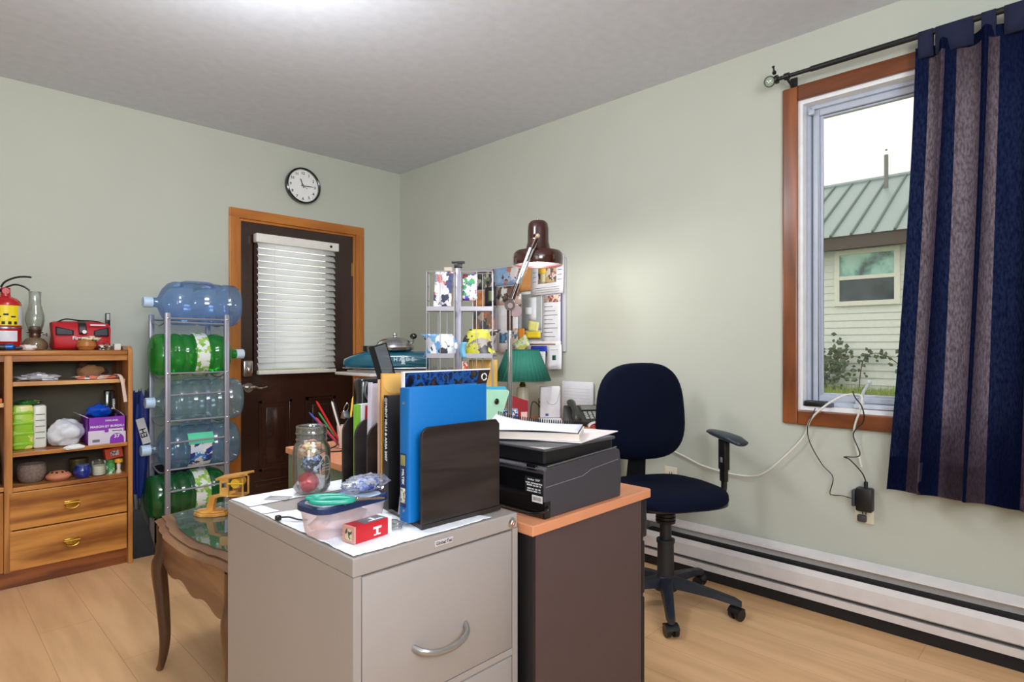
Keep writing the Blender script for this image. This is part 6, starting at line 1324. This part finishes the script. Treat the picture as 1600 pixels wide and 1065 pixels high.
pin('blue_oval_card', 'dark blue oval card at the bottom edge of the pin board', 2.615, 2.472, 1.135, 1.176, mat('oval_blue', (40, 60, 170), .4), cat='card')
pin('small_white_page', 'small white page hanging below the blue oval card', 2.585, 2.489, .985, 1.140, mat('small_page_white', (220, 220, 226), .6), extra=[('printed_line', (.2, .8, .8, .82), mat('grey_text_print', (140, 142, 150), .6)), ('printed_line', (.2, .7, .6, .62), mat('grey_text_print', (140, 142, 150), .6))], curl=.01)
pin('tree_card', 'small white card with a dark green leaf mark, lowest at the right', 2.470, 2.352, 1.030, 1.180, mat('sheet_white', (228, 226, 230), .6), cat='card', tilt=-3, extra=[('green_leaf_mark', (.36, .62, .38, .58), mat('dark_green_mark', (24, 80, 60), .5)), ('printed_line', (.25, .75, .80, .815), mat('grey_text_print', (140, 142, 150), .6)), ('printed_line', (.3, .7, .12, .135), mat('grey_text_print', (140, 142, 150), .6))], curl=.012)

# ================================================================== SIDE CUPBOARD WITH APPLIANCES (beside the door)
sc_ = thing('wooden_cupboard', 'orange wooden cupboard with white top beside the brown door', 'cupboard', (2.45, 3.4, 0))
cw_ = wood('orange_pine', (214, 140, 66), (184, 110, 46), 'Z', 4, contrast=.6)
cx0, cx1, cy0, cy1, cz = 2.14, 2.82, 3.20, 3.56, .985
M().box(cx0, cx0+.02, cy0, cy1, 0, cz).box(cx1-.02, cx1, cy0, cy1, 0, cz).box(cx0+.02, cx1-.02, cy1-.01, cy1, 0, cz).box(cx0+.02, cx1-.02, cy0+.01, cy1-.01, .05, .07).box(cx0+.02, cx1-.02, cy0+.01, cy1-.01, cz-.02, cz).build('carcass', cw_, sc_, smooth=0)
M().box(cx0+.02, (cx0+cx1)/2-.002, cy0, cy0+.018, .08, cz-.03).build('door', cw_, sc_, smooth=0, bevel=.002)
M().box((cx0+cx1)/2+.002, cx1-.02, cy0, cy0+.018, .08, cz-.03).build('door', cw_, sc_, smooth=0, bevel=.002)
M().rbox(1.99, 2.80, 3.17, 3.60, cz+.001, cz+.020, .003).build('white_top', mat('white_laminate', (226, 220, 214), .3), sc_)
trp = M().rbox(2.02, 2.75, 3.19, 3.50, cz+.021, cz+.034, .004); tag(trp.build('serving_tray', mat('pewter_tray', (170, 164, 160), .3, .6)), 'flat grey metal tray under the teal appliance', 'tray')
ta = thing('teal_roaster', 'teal enamel appliance with tapered nose and black cap on the tray', 'appliance', (2.262, 3.398, cz+.035), -42)
teal_e = mat('teal_enamel', (22, 96, 118), .15, coat=.7)
rings = []
for x, w_, z0, z1 in ((-.285, .02, .028, .052), (-.275, .055, .012, .072), (-.23, .085, .004, .092), (-.17, .10, .001, .112), (-.12, .105, 0, .122), (-.02, .105, 0, .122), (.12, .105, 0, .122), (.255, .105, 0, .120), (.28, .10, .006, .112), (.288, .085, .02, .095)):
    rings.append([(x, w_*sq(t, 3.2)[0], (z0+z1)/2+(z1-z0)/2*sq(t, 3.2)[1]) for t in [2*PI*q/28 for q in range(28)]])
M().loft(rings).build('enamel_body', teal_e, ta, local=True, smooth=50)
M().cyl((-.125, 0, .118), (-.125, 0, .150), .036, .034, n=24).rbox(-.155, -.095, -.03, .03, .142, .156, .005).build('black_cap', blackp, ta, local=True)
M().tube([(-.28, -.06, .012), (-.10, -.107, .008), (.27, -.107, .010)], .004, 8).build('chrome_base_trim', chrome, ta, local=True)
TL = Matrix.Translation((.125, -.1062, .066)) @ Matrix.Rotation(PI/2, 4, 'X')
text('lettering', 'H A  D E', .036, mat('pale_teal_print', (200, 222, 226), .4), ta, TL, .0006, local=True, bold=True)
m = M().cyl((.12, -.1066, .055), (.12, -.1074, .055), .013, n=16).cyl((.12, -.1066, .082), (.12, -.1074, .082), .011, n=16).box(.106, .134, -.1072, -.1064, .036, .042); m.build('crest_emblem', mat('pale_teal_print', (200, 222, 226), .4), ta, local=True)
pt_ = thing('metal_pot', 'round silver metal pot with domed lid and knob on the teal appliance', 'pot', (2.345, 3.335, cz+.158), -42)
pt_.matrix_basis = Matrix.Translation((2.300, 3.363, cz+.1575)) @ Matrix.Rotation(math.radians(-42), 4, 'Z')
alu = mat('brushed_aluminium', (196, 196, 200), .22, 1)
M().lathe([(0, 0), (.105, 0), (.125, .008), (.130, .024), (.126, .036), (0, .036)], n=40).build('pot_body', alu, pt_, local=True)
M().lathe([(.118, .036), (.120, .040), (.112, .058), (.085, .078), (.040, .090), (0, .093)], n=40).lathe([(0, .092), (.009, .092), (.008, .100), (.015, .106), (.013, .116), (0, .120)], n=20).build('domed_lid', alu, pt_, local=True)
M().tube([(.105, 0, .04), (.122, 0, .060), (.126, 0, .078)], .006, 8).build('handle_bracket', alu, pt_, local=True)
M().ball((.124, 0, .098), (.024, .014, .020)).build('black_knob', blackg, pt_, local=True)

# ================================================================== PENCIL CUP AND CABLES ON FAR LEFT DESK
cu_ = thing('pen_cup', 'white cup filled with coloured pens behind the black file sorter', 'pen cup', (1.36, 2.37, DT))
M().shell([(0, .003), (.030, .002), (.036, .10), (.034, .10), (.029, .006), (0, .006)], at=(1.36, 2.37, DT), n=24).build('cup', mat('cream_cup', (222, 206, 192), .4), cu_)
for i, (dx, dy, L, cl, nm) in enumerate(((-.05, .02, .22, (206, 30, 40), 'red'), (-.07, .05, .19, (40, 60, 150), 'blue'), (-.045, .055, .17, (40, 140, 70), 'green'), (-.03, .0, .20, (230, 228, 224), 'white'), (-.075, .025, .16, (206, 60, 80), 'pink'), (-.01, .03, .19, (30, 30, 34), 'black'), (.02, .01, .21, (226, 190, 60), 'yellow'))):
    b = Vector((1.36+dx*.30, 2.37+(dy-.03)*.30, DT+.008)); d_ = Vector((dx*1.3, dy*1.3, .13)).normalized()
    o = M().cyl(b, b+d_*L, .0045, n=8).cyl(b+d_*L, b+d_*(L+.012), .0045, .001, n=8).build('pen', mat(nm+'_pen', cl, .35)); tag(o, nm+' pen standing in the cream cup behind the file sorter', 'pen', 'pens in the cup')
cbl = M().tube(catmull([(1.26, 2.45, DT+.003), (1.32, 2.40, DT+.05), (1.30, 2.34, DT+.02), (1.24, 2.36, DT+.003), (1.28, 2.30, DT+.003), (1.36, 2.30, DT+.003)], 8), .003, 6)
tag(cbl.build('black_wire', blackp), 'thin black wire curled on the desk beside the pen cup', 'cable')
